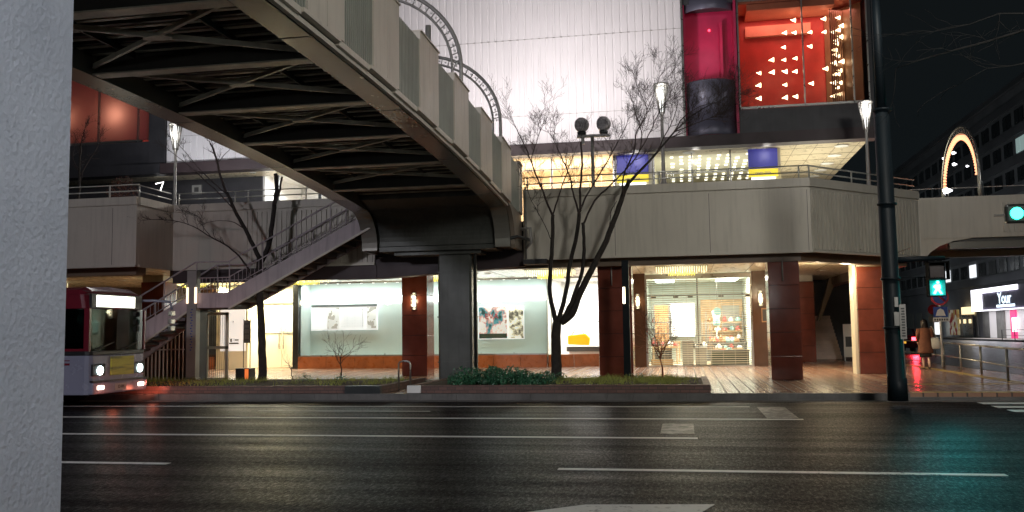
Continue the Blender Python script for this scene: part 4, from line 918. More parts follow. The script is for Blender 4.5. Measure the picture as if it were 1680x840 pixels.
for z in (.6, 1.0, 1.45, 1.9): k.tube((-1.4, 38.4, z), (-.5, 38.4, z), .015, n=5)
k.build('wire_grid', 'grey_t', t); MB().box(-1.4, -.5, 38.3, 38.5, .17, .4).build('base', 'wood', t)
t = thing('grid_rack', 'dark wire grid rack in the middle of the shoe shop beside the cartons', 'rack', (.75, 38.9, .16)); k = MB()
for i in range(6): k.tube((.45+i*.13, 38.9, .4), (.45+i*.13, 38.9, 1.9), .014, n=5)
for z in (.9, 1.35, 1.85): k.tube((.4, 38.9, z), (1.2, 38.9, z), .016, n=5)
k.build('wire_grid', 'grey_t', t)
t = thing('wall_picture', 'brown framed doorway panel on the left wall side of the shoe shop', 'panel', (-.95, 43, .2)); MB().box(-1.3, -.7, 41.5, 41.6, .9, 2.7).build('panel', 'tan', t); MB().box(-1.36, -.64, 41.52, 41.62, .84, 2.76).build('frame', 'grey_t', t)
# framed notices near the entrance
k = thing('framed_notice', 'small framed notice on the brown wall right of the roller grille', 'picture frame', (3.05, 36.79, 2.1)); MB().box(2.95, 3.16, 36.76, 36.79, 1.85, 2.4).build('frame', 'tan', k); MB().box(2.98, 3.13, 36.75, 36.759, 1.9, 2.35).build('sheet', 'mats', k)
# slim pavement light columns
def lcol(label):
    t = thing('light_column', label, 'light column', (0, 0, 0), 'slim light columns on the pavement')
    MB().box(-.15, .15, -.12, .12, 0, 3.28).build('shaft', 'lamp_pole', t); k = MB(); k.box(-.165, -.10, -.135, -.1, 2.3, 2.78); k.box(.10, .165, -.135, -.1, 2.3, 2.78); k.build('lit_strip', 'vert', t)
    k = MB()
    for i in range(16): k.box(-.03+(i % 2)*.03, .02+(i % 2)*.03, -.13, -.121, .9+i*.08, .93+i*.08)
    k.build('ornament', 'signblue', t); MB().box(-.17, .17, -.14, .14, 0, .1).build('base', 'steel', t); return t
l1 = lcol('slim dark column with lit edges, standing beside the bus'); l1.location = (-14.45, 25.2, .29)
t2 = thing('light_column', 'slim blue grey column with a small lit window, against the granite column', 'light column', (-1.58, 25.6, .29), 'slim light columns on the pavement')
MB().box(-1.68, -1.49, 25.5, 25.7, .29, 3.55).build('shaft', 'pole', t2); MB().box(-1.66, -1.60, 25.485, 25.5, 2.35, 2.8).build('lit_strip', 'lampc', t2)

# ================================================================== GOODS AND PRINTS
def poster(x0, x1, z0, z1, y, mat, label, extra=None):
    t = thing('poster', label, 'poster', ((x0+x1)/2, y, z0)); MB().box(x0, x1, y, y+.03, z0, z1).build('sheet', mat, t); MB().box(x0-.03, x1+.03, y+.005, y+.028, z0-.03, z1+.03).build('border', 'paper' if extra is None else 'wall_w', t); return t
pa = poster(-8.72, -7.47, 1.34, 2.69, 38.6, 'poster_a', 'dark colourful printed picture hanging in the window right of the pier')
text('lettering', 'EVA', (-8.15, 38.59, 2.28), .34, 'signred', pa)
k = MB(); k.box(-8.7, -7.5, 38.59, 38.597, 1.36, 1.55); k.build('ground_band', 'dgreen', pa)
poster(-7.41, -6.77, 1.34, 2.69, 38.6, 'poster_b', 'pale printed picture with a yellow top, beside the dark colourful one')
t = poster(-16.35, -13.3, 1.83, 2.83, 38.55, 'paper', 'wide white print panel in the window left of the granite column')
k = MB(); k.box(-16.35, -13.3, 38.52, 38.58, 2.83, 2.93); k.build('top_rail', 'grey_t', t)
for x0, x1 in ((-15.6, -15.05), (-13.75, -13.32)): MB().box(x0, x1, 38.54, 38.549, 1.86, 2.8).build('dotted_block', 'pattern', t)
k = MB()
for i in range(9):
    for j in range(7): k.box(-14.95+i*.12, -14.9+i*.12, 38.54, 38.549, 1.95+j*.12, 1.98+j*.12+.01*(i % 3))
k.build('dots', 'grey_t', t)
# left lit poster box
t = thing('poster_box', 'tall backlit white poster box at the foot of the stairs', 'display case', (-20.5, 37.0, .2))
xa = at(362, 540, Y=37.2).x; xb = at(403, 540, Y=37.2).x
MB().box(xa-.1, xb+.1, 37.2, 37.5, .15, 3.3).build('case', 'cream', t); MB().box(xa, xb, 37.17, 37.2, .95, 2.85).build('lit_sheet', 'paper', t)
k = MB(); k.box(xb-.75, xb-.3, 37.155, 37.168, 1.25, 1.32); k.box(xb-.7, xb-.62, 37.155, 37.168, 1.35, 1.5); k.box(xb-.5, xb-.3, 37.155, 37.168, 1.4, 1.46); k.box(xb-.6, xb-.55, 37.155, 37.168, 2.2, 2.25); k.build('print', 'grey_t', t)
# standing sign and small box at the stair foot
t = thing('standing_sign', 'thin standing sign with a grey panel beside the left tree', 'sign', (-15.2, 30, .15))
a = at(400, 550, Y=30).x; b = at(410, 550, Y=30).x
MB().box(a, b, 30, 30.03, 1.35, 2.15).build('panel', 'box_g', t); k = MB(); k.box(a-.02, a, 30, 30.03, .15, 2.2); k.box(b, b+.02, 30, 30.03, .15, 2.2); k.build('frame', 'dsteel', t)
k = MB()
for z in (2.0, 1.85, 1.65, 1.45): k.box(a+.03, b-.04, 29.99, 30, z, z+.04)
k.build('writing', 'grey_t', t)
t = thing('utility_box', 'low dark metal box with an orange reflection at the foot of the left tree', 'box', (-13.6, 26.2, .15))
a = at(386, 620, Y=26).x; b = at(409, 620, Y=26).x; MB().box(a, b, 26, 26.4, .15, .62).build('case', 'dsteel', t, .01); MB().box(b-.14, b-.03, 25.98, 25.999, .25, .6).build('orange_reflection', 'orange', t)  # glowing plate paints in the orange reflection on the case
# easel-like board near the rear steps
t = thing('standing_board', 'white standing notice board by the dark rear steps', 'notice board', (6.3, 42.5, .15))
a = at(1384, 560, Y=42.5).x; b = at(1401, 560, Y=42.5).x; MB().box(a, b, 42.5, 42.55, .3, 1.75).build('panel', 'white', t); MB().box(a+.08, b-.08, 42.49, 42.499, .75, 1.2).build('print', 'mats', t); k = MB(); k.box(a, a+.05, 42.4, 42.6, .15, .3); k.box(b-.05, b, 42.4, 42.6, .15, .3); k.build('feet', 'steel', t)

t = thing('bracket_light', 'small bright bent bracket light on the dark upper wall left of the deck lamp', 'wall light', at(263, 305, Y=35)); c = t.location.copy()
k = MB(); k.path([c+Vector((-.22, 0, .10)), c+Vector((.14, 0, .16)), c+Vector((.0, 0, -.22))], .024, 6); k.build('tube', 'lampw', t); k = MB(); k.box(c.x+.02, c.x+.06, 35.02, 36.2, c.z-.05, c.z); k.build('arm', 'dsteel', t)
t = thing('shop_notice', 'small dim white notice on the dark upper shop front', 'notice', at(322, 311, Y=36.1)); c = t.location.copy(); MB().box(c.x-.22, c.x+.22, 36.12, 36.19, c.z-.2, c.z+.2).build('board', 'box_g', t); MB().box(c.x-.1, c.x+.1, 36.10, 36.118, c.z-.1, c.z+.1).build('print', 'mats', t)

# corner shop goods
t = thing('display_table', 'low white display table in the corner window with dark top', 'table', (-4.1, 39.0, .2)); k = MB(); k.box(-4.95, -3.2, 38.7, 39.4, .75, .95); k.build('top', 'grey_t', t); MB().box(-4.85, -3.3, 38.75, 39.35, .16, .745).build('base', 'white', t)
t = thing('yellow_bag_display', 'bright yellow handbag on the white display table', 'handbag', (-4.5, 38.9, .95)); k = MB(); k.extr([(-4.9, 1.05), (-4.0, 1.0), (-3.95, 1.3), (-4.15, 1.5), (-4.9, 1.42)], 'y', 38.8, 39.05); k.build('bag', 'yellowbag', t, .03); k = MB(); k.path([(-4.75, 38.9, 1.42), (-4.6, 38.9, 1.65), (-4.3, 38.9, 1.65), (-4.2, 38.9, 1.45)], .02, 6); k.build('handle', 'tan', t)
k = MB(); k.box(-3.6, -3.3, 39.9, 40.1, 1.3, 2.6); k.box(-3.9, -2.7, 39.95, 40.05, 2.0, 2.04); k.box(-3.45, -3.4, 39.9, 40, .2, 3.2); tag(k.build('display_rack', 'grey_t'), 'grey rack with a shelf behind the corner window', 'rack')
k = MB(); k.ball((-3.0, 39.4, 1.45), .2, 8, 1.2, .6, .8); tag(k.build('handbag', 'redgoods'), 'small dark red handbag on the shelf of the corner window', 'handbag')
# shoe shop
def table(x0, x1, y, z, mat, label, group='display tables in the shoe shop'):
    t = thing('display_table', label, 'table', ((x0+x1)/2, y, .16), group); MB().box(x0, x1, y-.3, y+.3, z-.06, z).build('tabletop', mat, t)
    for a in (x0+.06, x1-.06): MB().box(a-.03, a+.03, y-.25, y+.25, .16, z-.06).build('leg', mat, t)
    return t
def shoes(n, x0, x1, y, z, lab, tones=('shoe', 'tan', 'redgoods', 'cloth_t', 'white')):
    for i in range(n):
        x = x0+(x1-x0)*(i+.5)/n+rnd.uniform(-.03, .03); c = rnd.choice(tones); k = MB(); h = rnd.uniform(.14, .30); r_ = rnd.uniform(.06, .12)
        k.lathe((x, y+rnd.uniform(-.12, .12), z), [(r_*.8, 0), (r_, .02), (r_*.95, h*.5), (r_*.5, h*.8), (r_*.45, h), (.01, h)], 8, 1.4, .8)
        tag(k.build('shoe', c), lab, 'shoe', lab)
for i, (x0, x1, y, z, m_, lab) in enumerate(((-.0, .9, 39.2, .85, 'box_g', 'grey display table in the middle of the shoe shop'), (1.0, 2.55, 39.6, 1.05, 'grey_t', 'dark display table crowded with shoes at the right of the shoe shop'), (1.0, 2.5, 38.5, .6, 'dgreen', 'dark green low table behind the right half of the grille'), (-1.4, -.3, 40.0, .9, 'wood', 'wooden display table at the left of the shoe shop'), (-1.2, -.2, 41.8, 1.1, 'wood', 'rear wooden display table in the shoe shop'))):
    table(x0, x1, y, z, m_, lab)
t = thing('display_counter', 'dark green boxed counter behind the right half of the grille', 'counter', (1.8, 38.1, .16)); MB().box(1.05, 2.5, 37.9, 38.3, .17, .72).build('base', 'dgreen', t, .01); MB().box(1.02, 2.53, 37.87, 38.33, .72, .76).build('top', 'grey_t', t)
t = thing('hanging_sign', 'pale round hanging ornament above the shoe tables', 'ornament', (1.3, 39, 2.3)); MB().disc((1.35, 39.0, 2.35), .16, (0, 1, .1), .03, 20).build('ring', 'cloth_t', t); MB().tube((1.35, 39, 2.6), (1.35, 39, 3.8), .01).build('wire', 'grey_t', t)

shoes(9, 1.05, 2.5, 39.6, 1.05, 'shoes crowded on the dark display table'); shoes(5, .05, .85, 39.2, .85, 'shoes on the grey display table'); shoes(5, 1.1, 2.4, 38.5, .6, 'shoes on the dark green low table'); shoes(6, -1.35, -.35, 40, .9, 'shoes on the left wooden display table')
for x0, x1, yb, lab in ((.95, 2.6, 42.6, 'tall shelf unit along the right of the shop rear'), (-1.5, -.6, 42.2, 'tall shelf unit along the left of the shop rear')):
    t = thing('shelf_unit', lab, 'shelf', ((x0+x1)/2, yb, .16)); k = MB(); k.box(x0, x1, yb+.3, yb+.33, .16, 1.2); k.box(x0, x0+.04, yb, yb+.3, .16, 2.4); k.box(x1-.04, x1, yb, yb+.3, .16, 2.4); k.build('case', 'grey_t', t)
    for z in (.7, 1.1, 1.5, 1.9): MB().box(x0+.04, x1-.04, yb, yb+.3, z, z+.03).build('shelf', 'wood', t)
    for z in (.73, 1.13, 1.53, 1.93): shoes(5, x0+.05, x1-.05, yb+.15, z, 'row of shoes on the '+lab.split('along ')[1].split(' of')[0]+' rear shelf unit')
for x, y, h, lab in ((.1, 38.2, 1.0, 'larger pale grey carton standing just inside the grille'), (.62, 38.3, .72, 'smaller pale grey carton just inside the grille')):
    k = MB(); k.box(x-.22, x+.22, y-.15, y+.2, .17, .17+h); k.box(x-.01, x+.01, y-.152, y+.202, .18, .18+h); tag(k.build('carton', 'box_g', bevel=.01), lab, 'carton')
t = thing('mannequin', 'headless display torso in a teal top hanging in the shoe shop', 'mannequin', (1.35, 40.2, .2)); k = MB(); k.lathe((1.35, 40.2, 1.75), [(.13, 0), (.16, .12), (.13, .3), (.2, .55), (.19, .62), (.06, .68), (.05, .75), (.01, .76)], 14, 1, .6); k.build('torso', 'cloth_t', t); k = MB(); k.tube((1.35, 40.2, .16), (1.35, 40.2, 1.76), .02); k.lathe((1.35, 40.2, .16), [(.16, 0), (.16, .02), (.02, .04)], 12); k.build('stand', 'steel', t)
k = MB(); k.box(1.7, 2.5, 43.5, 43.55, 1.6, 2.7); k.box(1.75, 2.45, 43.47, 43.5, 1.65, 2.65); tag(k.build('wall_panel', 'box_g'), 'grey framed panel at the rear right of the shoe shop', 'panel')
t = thing('lit_wall_panel', 'glowing white wall panel at the rear of the shoe shop', 'light panel', (-.1, 43.8, 1.6)); MB().box(-.6, .45, 43.4, 43.46, 1.3, 2.8).build('glow', 'whit', t); MB().box(-.65, .5, 43.42, 43.5, 1.25, 2.85).build('frame', 'white', t)
t = thing('ceiling_tube_light', 'row of ceiling tube lights in the shoe shop', 'ceiling light', (.5, 40, 3.7)); k = MB()
for i in range(4): k.box(-1.2, -.4, 38.6+i*1.2, 38.7+i*1.2, 3.72, 3.76); k.box(1.4, 2.3, 38.6+i*1.2, 38.7+i*1.2, 3.72, 3.76)
k.build('tube', 'tube', t)
# ================================================================== BUS
bus = thing('bus', 'red and white city bus with a lit destination board coming along the kerb', 'bus', (-13.45, 20.0, 0))
BX, BY0, BY1 = -13.4, 18.88, 21.12; Lb = 9.0
def sec(z0, z1, inset, x_front, x_back, name, mat, r=.12, slope=0):
    k = MB(); yc = (BY0+BY1)/2; hw = (BY1-BY0)/2-inset
    out = []
    for (xx, yy) in [(x_back, -hw), (x_front-r, -hw), (x_front-r*.3, -hw+r*.3), (x_front, -hw+r), (x_front+.05, 0), (x_front, hw-r), (x_front-r*.3, hw-r*.3), (x_front-r, hw), (x_back, hw)]: out.append((xx, yc+yy))
    n = len(out); lo = [(a, b, z0) for a, b in out]; hi = [(a-(slope if a > x_back+.1 else 0), b, z1) for a, b in out]
    k.add(lo+hi, [tuple(range(n)), tuple(n+i for i in reversed(range(n)))]+[(i, (i+1) % n, n+(i+1) % n, n+i) for i in range(n)])
    return k.build(name, mat, bus, .015)
body = sec(.30, 1.20, 0, BX, BX-Lb, 'body', 'bus_white')
sec(1.20, 1.30, .005, BX, BX-Lb, 'waist_band', 'black')
sec(2.28, 2.62, .0, BX-.10, BX-Lb, 'roof_band', 'bus_red', slope=.06)
k = MB(); yc = (BY0+BY1)/2
prof = [(-1.12, 2.62), (-1.06, 2.72), (-.85, 2.79), (0, 2.83), (.85, 2.79), (1.06, 2.72), (1.12, 2.62)]
k.extr([(yc+a, b) for a, b in prof], 'x', BX-Lb, BX-.32); n = len(prof)
pf = [(BX-.32, yc+a, b) for a, b in prof]+[(BX-.17, yc+a*.97, 2.62+(b-2.62)*.45) for a, b in prof]+[(BX-.16, yc+a*.96, 2.60) for a, b in prof]
k.add(pf, [(i, i+1, n+i+1, n+i) for i in range(n-1)]+[(n+i, n+i+1, 2*n+i+1, 2*n+i) for i in range(n-1)])
k.build('roof', 'bus_red', bus)
for yy in (BY0, BY1-.07): MB().box(BX-.16, BX-.02, yy, yy+.07, 1.3, 2.28).build('window_pillar', 'bus_red', bus)
for xx in (BX-.95, BX-1.85, BX-3.1, BX-4.4, BX-5.7, BX-7.0, BX-Lb):
    for yy in (BY0+.005, BY1-.055): MB().box(xx, xx+.09, yy, yy+.05, 1.3, 2.28).build('window_pillar', 'bus_red', bus)
k = MB(); k.box(BX-.95, BX-.16, BY0+.008, BY0+.05, 1.3, 1.36); k.build('window_sill', 'bus_red', bus)
k = MB(); k.extr([(BY0+.07, 1.3), (BY1-.07, 1.3), (BY1-.07, 2.28), (BY0+.07, 2.28)], 'x', BX-.06, BX-.045); ws = k.build('windshield', 'bglass', bus)
k = MB(); k.path([(BX+.0, BY0+.2, 1.32), (BX+.01, BY0+.9, 1.5)], .012, 5); k.path([(BX+.0, BY0+1.2, 1.32), (BX+.01, BY0+1.9, 1.5)], .012, 5); subpar(k.build('wiper', 'black', None), ws)
k = MB()
for a, b in ((BX-.93, BX-.18), (BX-1.84, BX-.98), (BX-3.1, BX-1.8), (BX-4.4, BX-3.05), (BX-5.7, BX-4.35), (BX-7.0, BX-5.65), (BX-Lb+.05, BX-6.95)):
    k = MB(); k.box(a, b, BY0+.02, BY0+.035, 1.32, 2.26); k.build('side_window', 'bglass', bus)
    k = MB(); k.box(a, b, BY1-.035, BY1-.02, 1.32, 2.26); k.build('side_window', 'bglass', bus)
k = MB(); k.box(BX-1.75, BX-1.0, BY0-.01, BY0+.01, .42, 1.2); k.box(BX-1.75, BX-1.0, BY0-.01, BY0+.01, 1.22, 2.2); k.build('front_door', 'black', bus)
k = MB(); k.box(BX-Lb+.1, BX-.15, BY0+.1, BY1-.1, .85, .95); k.box(BX-Lb+.1, BX-Lb+.15, BY0+.1, BY1-.1, .95, 2.3)
for i in range(6): k.box(BX-2.2-i*1.0, BX-2.1-i*1.0, BY0+.2, BY0+.95, .95, 1.75); k.box(BX-2.2-i*1.0, BX-2.1-i*1.0, BY1-.95, BY1-.2, .95, 1.75)
k.box(BX-1.1, BX-1.0, BY0+.35, BY0+.85, .95, 1.9); k.build('seats', 'dkwall', bus)
k = MB(); k.box(BX-.35, BX-.10, BY0+.12, BY1-.12, 1.0, 1.34); k.build('dashboard', 'black', bus)
k = MB(); k.box(BX-.095, BX-.04, BY0+.30, BY1-.45, 2.33, 2.60); db = k.build('destination_board', 'dest', bus)
k = MB(); k.box(BX-.12, BX-.06, BY0+.12, BY1-.12, 2.30, 2.63); k.build('board_surround', 'black', bus)
k = MB(); k.box(BX+.04, BX+.075, BY0+.72, BY1-.62, .72, 1.16); k.build('yellow_board', 'bus_yellow', bus)
k = MB(); k.box(BX-.1, BX+.075, BY0+.05, BY1-.05, .30, .58); k.build('bumper', 'bus_white', bus, .04)
k = MB(); k.box(BX+.07, BX+.085, yc-.25, yc+.18, .36, .52); k.build('number_plate', 'box_g', bus); text('plate_writing', '12-84', (BX+.09, yc-.035, .44), .11, 'black', bus, rot=(R(90), 0, R(90)))
k = MB(); k.box(BX-.5, BX-9+.3, BY0-.004, BY0+.01, .98, 1.03); k.box(BX-.5, BX-9+.3, BY0-.004, BY0+.01, 1.08, 1.10); k.build('side_stripe', 'bus_red', bus)
k = MB(); k.box(BX-.05, BX+.066, BY0+.06, BY1-.06, .585, .62); k.build('bumper_gap', 'black', bus)
for yy in (BY0+.32, BY1-.32):
    k = MB(); k.box(BX-.02, BX+.035, yy-.24, yy+.24, .72, 1.0); k.build('headlight_housing', 'black', bus, .02)
    MB().disc((BX+.045, yy+(.02 if yy < 20 else 0), .85), .105, (1, 0, 0), .03, 14).build('headlight', 'head', bus)
    k = MB(); k.box(BX+.07, BX+.095, yy-.12, yy+.12, .41, .5); k.build('fog_lamp', 'fog', bus, .02)
    light('SPOT', (BX+.25, yy, .8), 55, (.85, 1, 1), .08, target=(BX+9, yy-1.6, .0), angle=90, blend=.8)
    light('POINT', (BX+.4, yy, .34), 5, (1, .22, .12), .08)
light('SPOT', (BX+.14, BY1-.1, .45), 45, (1, .22, .13), .06, target=(-16.5, 27.5, 1.2), angle=110, blend=.7)
light('POINT', (BX-2.5, yc, 2.1), 1.6, (.7, 1, .92), .2); light('POINT', (BX-.9, yc+.4, 2.15), .8, (.7, 1, .92), .1)
# red lights above are added to redden fence and kerb; bus wheels below
for xx in (BX-1.9, BX-6.6):
    for yy in (BY0+.16, BY1-.16): k = MB(); k.path([(xx, yy-.13, .46), (xx, yy+.13, .46)], .46, 20); w_ = k.build('wheel', 'rubber', bus); k = MB(); k.path([(xx, yy-.14, .46), (xx, yy+.14, .46)], .24, 14); subpar(k.build('rim', 'steel', None), w_)
k = MB(); k.path([(BX-.15, BY1-.1, 2.52), (BX+.1, BY1+.12, 2.53), (BX+.42, BY1+.38, 2.5), (BX+.46, BY1+.40, 2.3)], .035, 8)
k.build('mirror_arm', 'bus_white', bus); k = MB()
for z in (2.13, 1.93, 1.75): k.box(BX+.40, BX+.50, BY1+.30, BY1+.50, z, z+.14)
k.build('mirror', 'steel', bus, .02)
k = MB(); k.ball((BX-1.0, BY0+.6, 1.98), .11, 8); k.lathe((BX-1.0, BY0+.6, 1.35), [(.2, 0), (.22, .35), (.08, .52)], 10); tag(k.build('person', 'hair'), 'driver in dark clothing seated behind the bus windscreen', 'person')

# ================================================================== TREES
def twigs(mb, p, d, L, r, depth, upb=.25):
    n = 4; pts = [p]; rad = [r]; q = p.copy(); dd = d.copy()
    for i in range(n):
        dd = (dd+Vector((rnd.gauss(0, .22), rnd.gauss(0, .22), rnd.gauss(.05, .14)+upb*.15))).normalized(); q = q+dd*L/n; pts.append(q.copy()); rad.append(max(.0026, r*(1-.75*(i+1)/n)))
        if depth > 0 and rnd.random() < .8:
            for _ in range(1 if rnd.random() < .75 else 2):
                a = dd.orthogonal().normalized(); a = Matrix.Rotation(rnd.uniform(0, 6.28), 3, dd) @ a
                nd = (dd*.75+a*rnd.uniform(.4, .9)+Vector((0, 0, .15))).normalized(); twigs(mb, q.copy(), nd, L*rnd.uniform(.45, .7), rad[-1]*.8, depth-1, upb)
    mb.path(pts, rad, 4 if r < .012 else 5, False)
def bare_tree(name, label, limbs, Yb, twd=3, tl=.9, loc=None, start=.35, bark='bark'):
    base = at(*limbs[0][0][0][:2], Y=Yb); t = thing(name, label, 'tree', (base.x, base.y, .28))
    tr = MB(); br = MB()
    for li, (pts, r0, r1, yd, tw) in enumerate(limbs):
        W = []
        for i, (a, b) in enumerate(pts):
            W.append(at(a, b, Y=Yb+yd*(i/(len(pts)-1))**1.3+(limbs_y.get((name, li), 0))))
        # refine with jitter
        P = []
        for i in range(len(W)-1):
            a0, a1, a2, a3 = W[max(0, i-1)], W[i], W[i+1], W[min(len(W)-1, i+2)]
            for k_ in range(4):
                f = k_/4; v = .5*((2*a1)+(a2-a0)*f+(2*a0-5*a1+4*a2-a3)*f*f+(3*a1-a0-3*a2+a3)*f**3); P.append(v+Vector((rnd.gauss(0, .007), rnd.gauss(0, .012), 0)) if k_ else v)
        P.append(W[-1]); n = len(P); rad = [.82*(r0+(r1-r0)*(i/(n-1))**.8) for i in range(n)]
        (tr if r0 > .05 else br).path(P, rad, 9 if r0 > .08 else 6, True)
        if tw:
            for i in range(int(n*start), n):
                dd = (P[min(i+1, n-1)]-P[max(0, i-1)]).normalized()
                for _ in range((tw if rnd.random() < .45 else 0) if i < n-1 else tw+1):
                    a = Matrix.Rotation(rnd.uniform(0, 6.28), 3, dd) @ dd.orthogonal().normalized(); nd = (dd*.8+a*.85+Vector((0, 0, .22))).normalized()
                    twigs(br, P[i], nd if i < n-1 else (dd+a*.3).normalized(), tl*rnd.uniform(.5, 1.1)*(1 if i > n*.5 else .7), max(.009, rad[i]*.45 if rad[i] < .04 else .014), twd)
    tr.build('trunk', bark, t); br.build('branches', 'twig', t); return t
limbs_y = {}
# (pixels, radius start, radius end, depth drift, twigs per node)
RT = [
 ([(912, 632), (913, 600), (912, 560), (914, 528)], .20, .155, 0, 0),
 ([(913, 532), (908, 510), (902, 480), (903, 440), (906, 395), (907, 352)], .095, .060, -.3, 0),
 ([(907, 355), (893, 320), (878, 285), (866, 250), (848, 212)], .045, .016, -.6, 1),
 ([(907, 352), (918, 318), (928, 290), (938, 262)], .032, .014, .3, 1),
 ([(880, 288), (872, 262), (880, 235), (886, 215)], .02, .01, .3, 1),
 ([(914, 530), (922, 505), (930, 470), (936, 430), (946, 385), (950, 350)], .09, .062, .2, 0),
 ([(950, 352), (940, 315), (935, 290), (920, 255), (906, 225)], .045, .014, .5, 1),
 ([(950, 350), (958, 330), (972, 305), (990, 275), (1010, 240), (1028, 205)], .04, .013, .9, 1),
 ([(952, 345), (953, 300), (955, 262), (953, 232)], .045, .035, .1, 0),
 ([(914, 532), (930, 512), (944, 478), (956, 440), (958, 400), (956, 365)], .08, .052, -.3, 0),
 ([(957, 368), (975, 330), (1000, 305), (1030, 275), (1048, 250), (1052, 215), (1040, 180)], .042, .012, -.6, 1),
 ([(1045, 255), (1060, 230), (1072, 205), (1085, 175)], .025, .01, -.8, 1),
 ([(920, 528), (938, 515), (952, 480), (972, 440), (990, 405), (1008, 360), (1022, 320), (1033, 295)], .14, .075, .2, 0),
 ([(1030, 302), (1050, 280), (1078, 250), (1105, 218), (1135, 190), (1165, 172)], .062, .014, .5, 2),
 ([(1105, 218), (1122, 192), (1150, 174), (1176, 168)], .026, .009, -.4, 2),
 ([(1108, 216), (1132, 206), (1158, 196), (1182, 188)], .022, .008, .4, 2),
 ([(1045, 215), (1058, 190), (1070, 160), (1078, 140)], .022, .008, -.3, 1),
 ([(1078, 250), (1092, 220), (1105, 195), (1112, 168)], .026, .01, .9, 1),
 ([(1022, 320), (1024, 285), (1040, 250), (1045, 215), (1062, 185), (1052, 155)], .035, .012, -.4, 1),
 ([(990, 405), (1000, 370), (1003, 345), (1012, 330)], .02, .012, .4, 0),
 ([(905, 395), (890, 362), (872, 330), (862, 300)], .018, .008, .4, 1),
]
bare_tree('street_tree', 'larger bare tree with a wide spreading crown in the right planter', RT, 25.3, 3, .80)
LT = [
 ([(430, 634), (431, 600), (429, 550), (427, 500), (426, 450), (426, 425)], .165, .11, 0, 0),
 ([(426, 425), (414, 400), (402, 375), (385, 345), (372, 315)], .085, .055, -.2, 0),
 ([(372, 318), (362, 290), (356, 265), (350, 245), (345, 235)], .05, .03, -.3, 1),
 ([(385, 345), (360, 318), (330, 290), (305, 268), (282, 250)], .028, .009, -.6, 1),
 ([(428, 430), (440, 405), (446, 370), (450, 335), (454, 308), (452, 285)], .095, .075, .2, 0),
 ([(450, 335), (458, 315), (461, 298), (463, 290)], .05, .035, .1, 0),
 ([(427, 480), (412, 450), (396, 425), (375, 405), (348, 390), (318, 372), (285, 362), (248, 360)], .05, .008, -.7, 1),
 ([(348, 390), (335, 375), (325, 355), (300, 345)], .018, .006, -.4, 1),
 ([(404, 378), (385, 365), (360, 362), (340, 365)], .02, .008, .4, 1),
 ([(372, 318), (350, 300), (325, 275), (300, 245), (280, 225)], .026, .007, .5, 1),
 ([(356, 268), (372, 250), (385, 240)], .02, .008, .2, 1),
]
bare_tree('street_tree', 'pollarded bare tree with a long low branch in the left planter beside the stairs', LT, 25.3, 2, .36, start=.45)
DT = [([(128, 335), (130, 300), (131, 265), (133, 235)], .06, .03, 0, 2), ([(131, 290), (145, 265), (158, 245), (165, 225)], .025, .01, .3, 2), ([(130, 280), (120, 262), (122, 240)], .025, .01, .3, 2), ([(133, 238), (137, 222), (140, 208)], .02, .008, 0, 2)]
bare_tree('small_tree', 'small bare tree on the deck at the far left', DT, 27.5, 2, .35)
# little shrubs and saplings
lb = MB(); leaf_ball(lb, 900, -18.5, 27.6, 6.2, .6, .4, .85, .045); tag(lb.build('shrub', 'leafr'), 'dark reddish shrub in the deck planter left of the lamp', 'shrub')
k = MB(); k.box(-24, -17.7, 27.2, 28.3, 4.9, 5.75); tag(k.build('deck_planter', 'dkwall'), 'dark planter trough on the deck behind the left railing', 'planter')
def sapling(px, py, Yb, h, mat, label, n=5, depth=2, r=.02):
    b = at(px, py, Y=Yb); b.z = .28; t = thing('sapling', label, 'sapling', b); k = MB(); p = b.copy(); pts = [p.copy()]
    for i in range(4): p = p+Vector((rnd.gauss(0, .03), rnd.gauss(0, .03), h*.14)); pts.append(p.copy())
    k.path(pts, [r, r*.9, r*.8, r*.7, r*.6], 6)
    for i in range(n): a = i*6.28/n+rnd.uniform(-.3, .3); twigs(k, pts[-1-(i % 2)], Vector((math.cos(a)*.8, math.sin(a)*.6, .8)).normalized(), h*.5, r*.55, depth)
    k.build('stem', mat, t); return t
sapling(561, 630, 24.6, 1.15, 'twig', 'thin leafless sapling in front of the long left window', 5)
sapling(1088, 630, 24.6, 1.3, 'twig_red', 'reddish sapling lit in front of the roller grille', 6, 3, .03)
sapling(475, 630, 24.6, .7, 'twig', 'short twiggy sapling right of the left tree', 4, 1)
for px, lab, n_ in ((508, 'small leafy weed clump right of the twiggy sapling', 90), (895, 'leafy weed at the left foot of the larger tree', 150), (445, 'pale leafy weed at the foot of the left tree', 130), (1035, 'bright green weed at the foot of the blue grey column', 120)):
    b = at(px, 632, Z=.33); lb = MB(); leaf_ball(lb, n_, b.x, 24.2, .33, .25, .25, .22, .035); tag(lb.build('weed', 'leaf'), lab, 'weed')
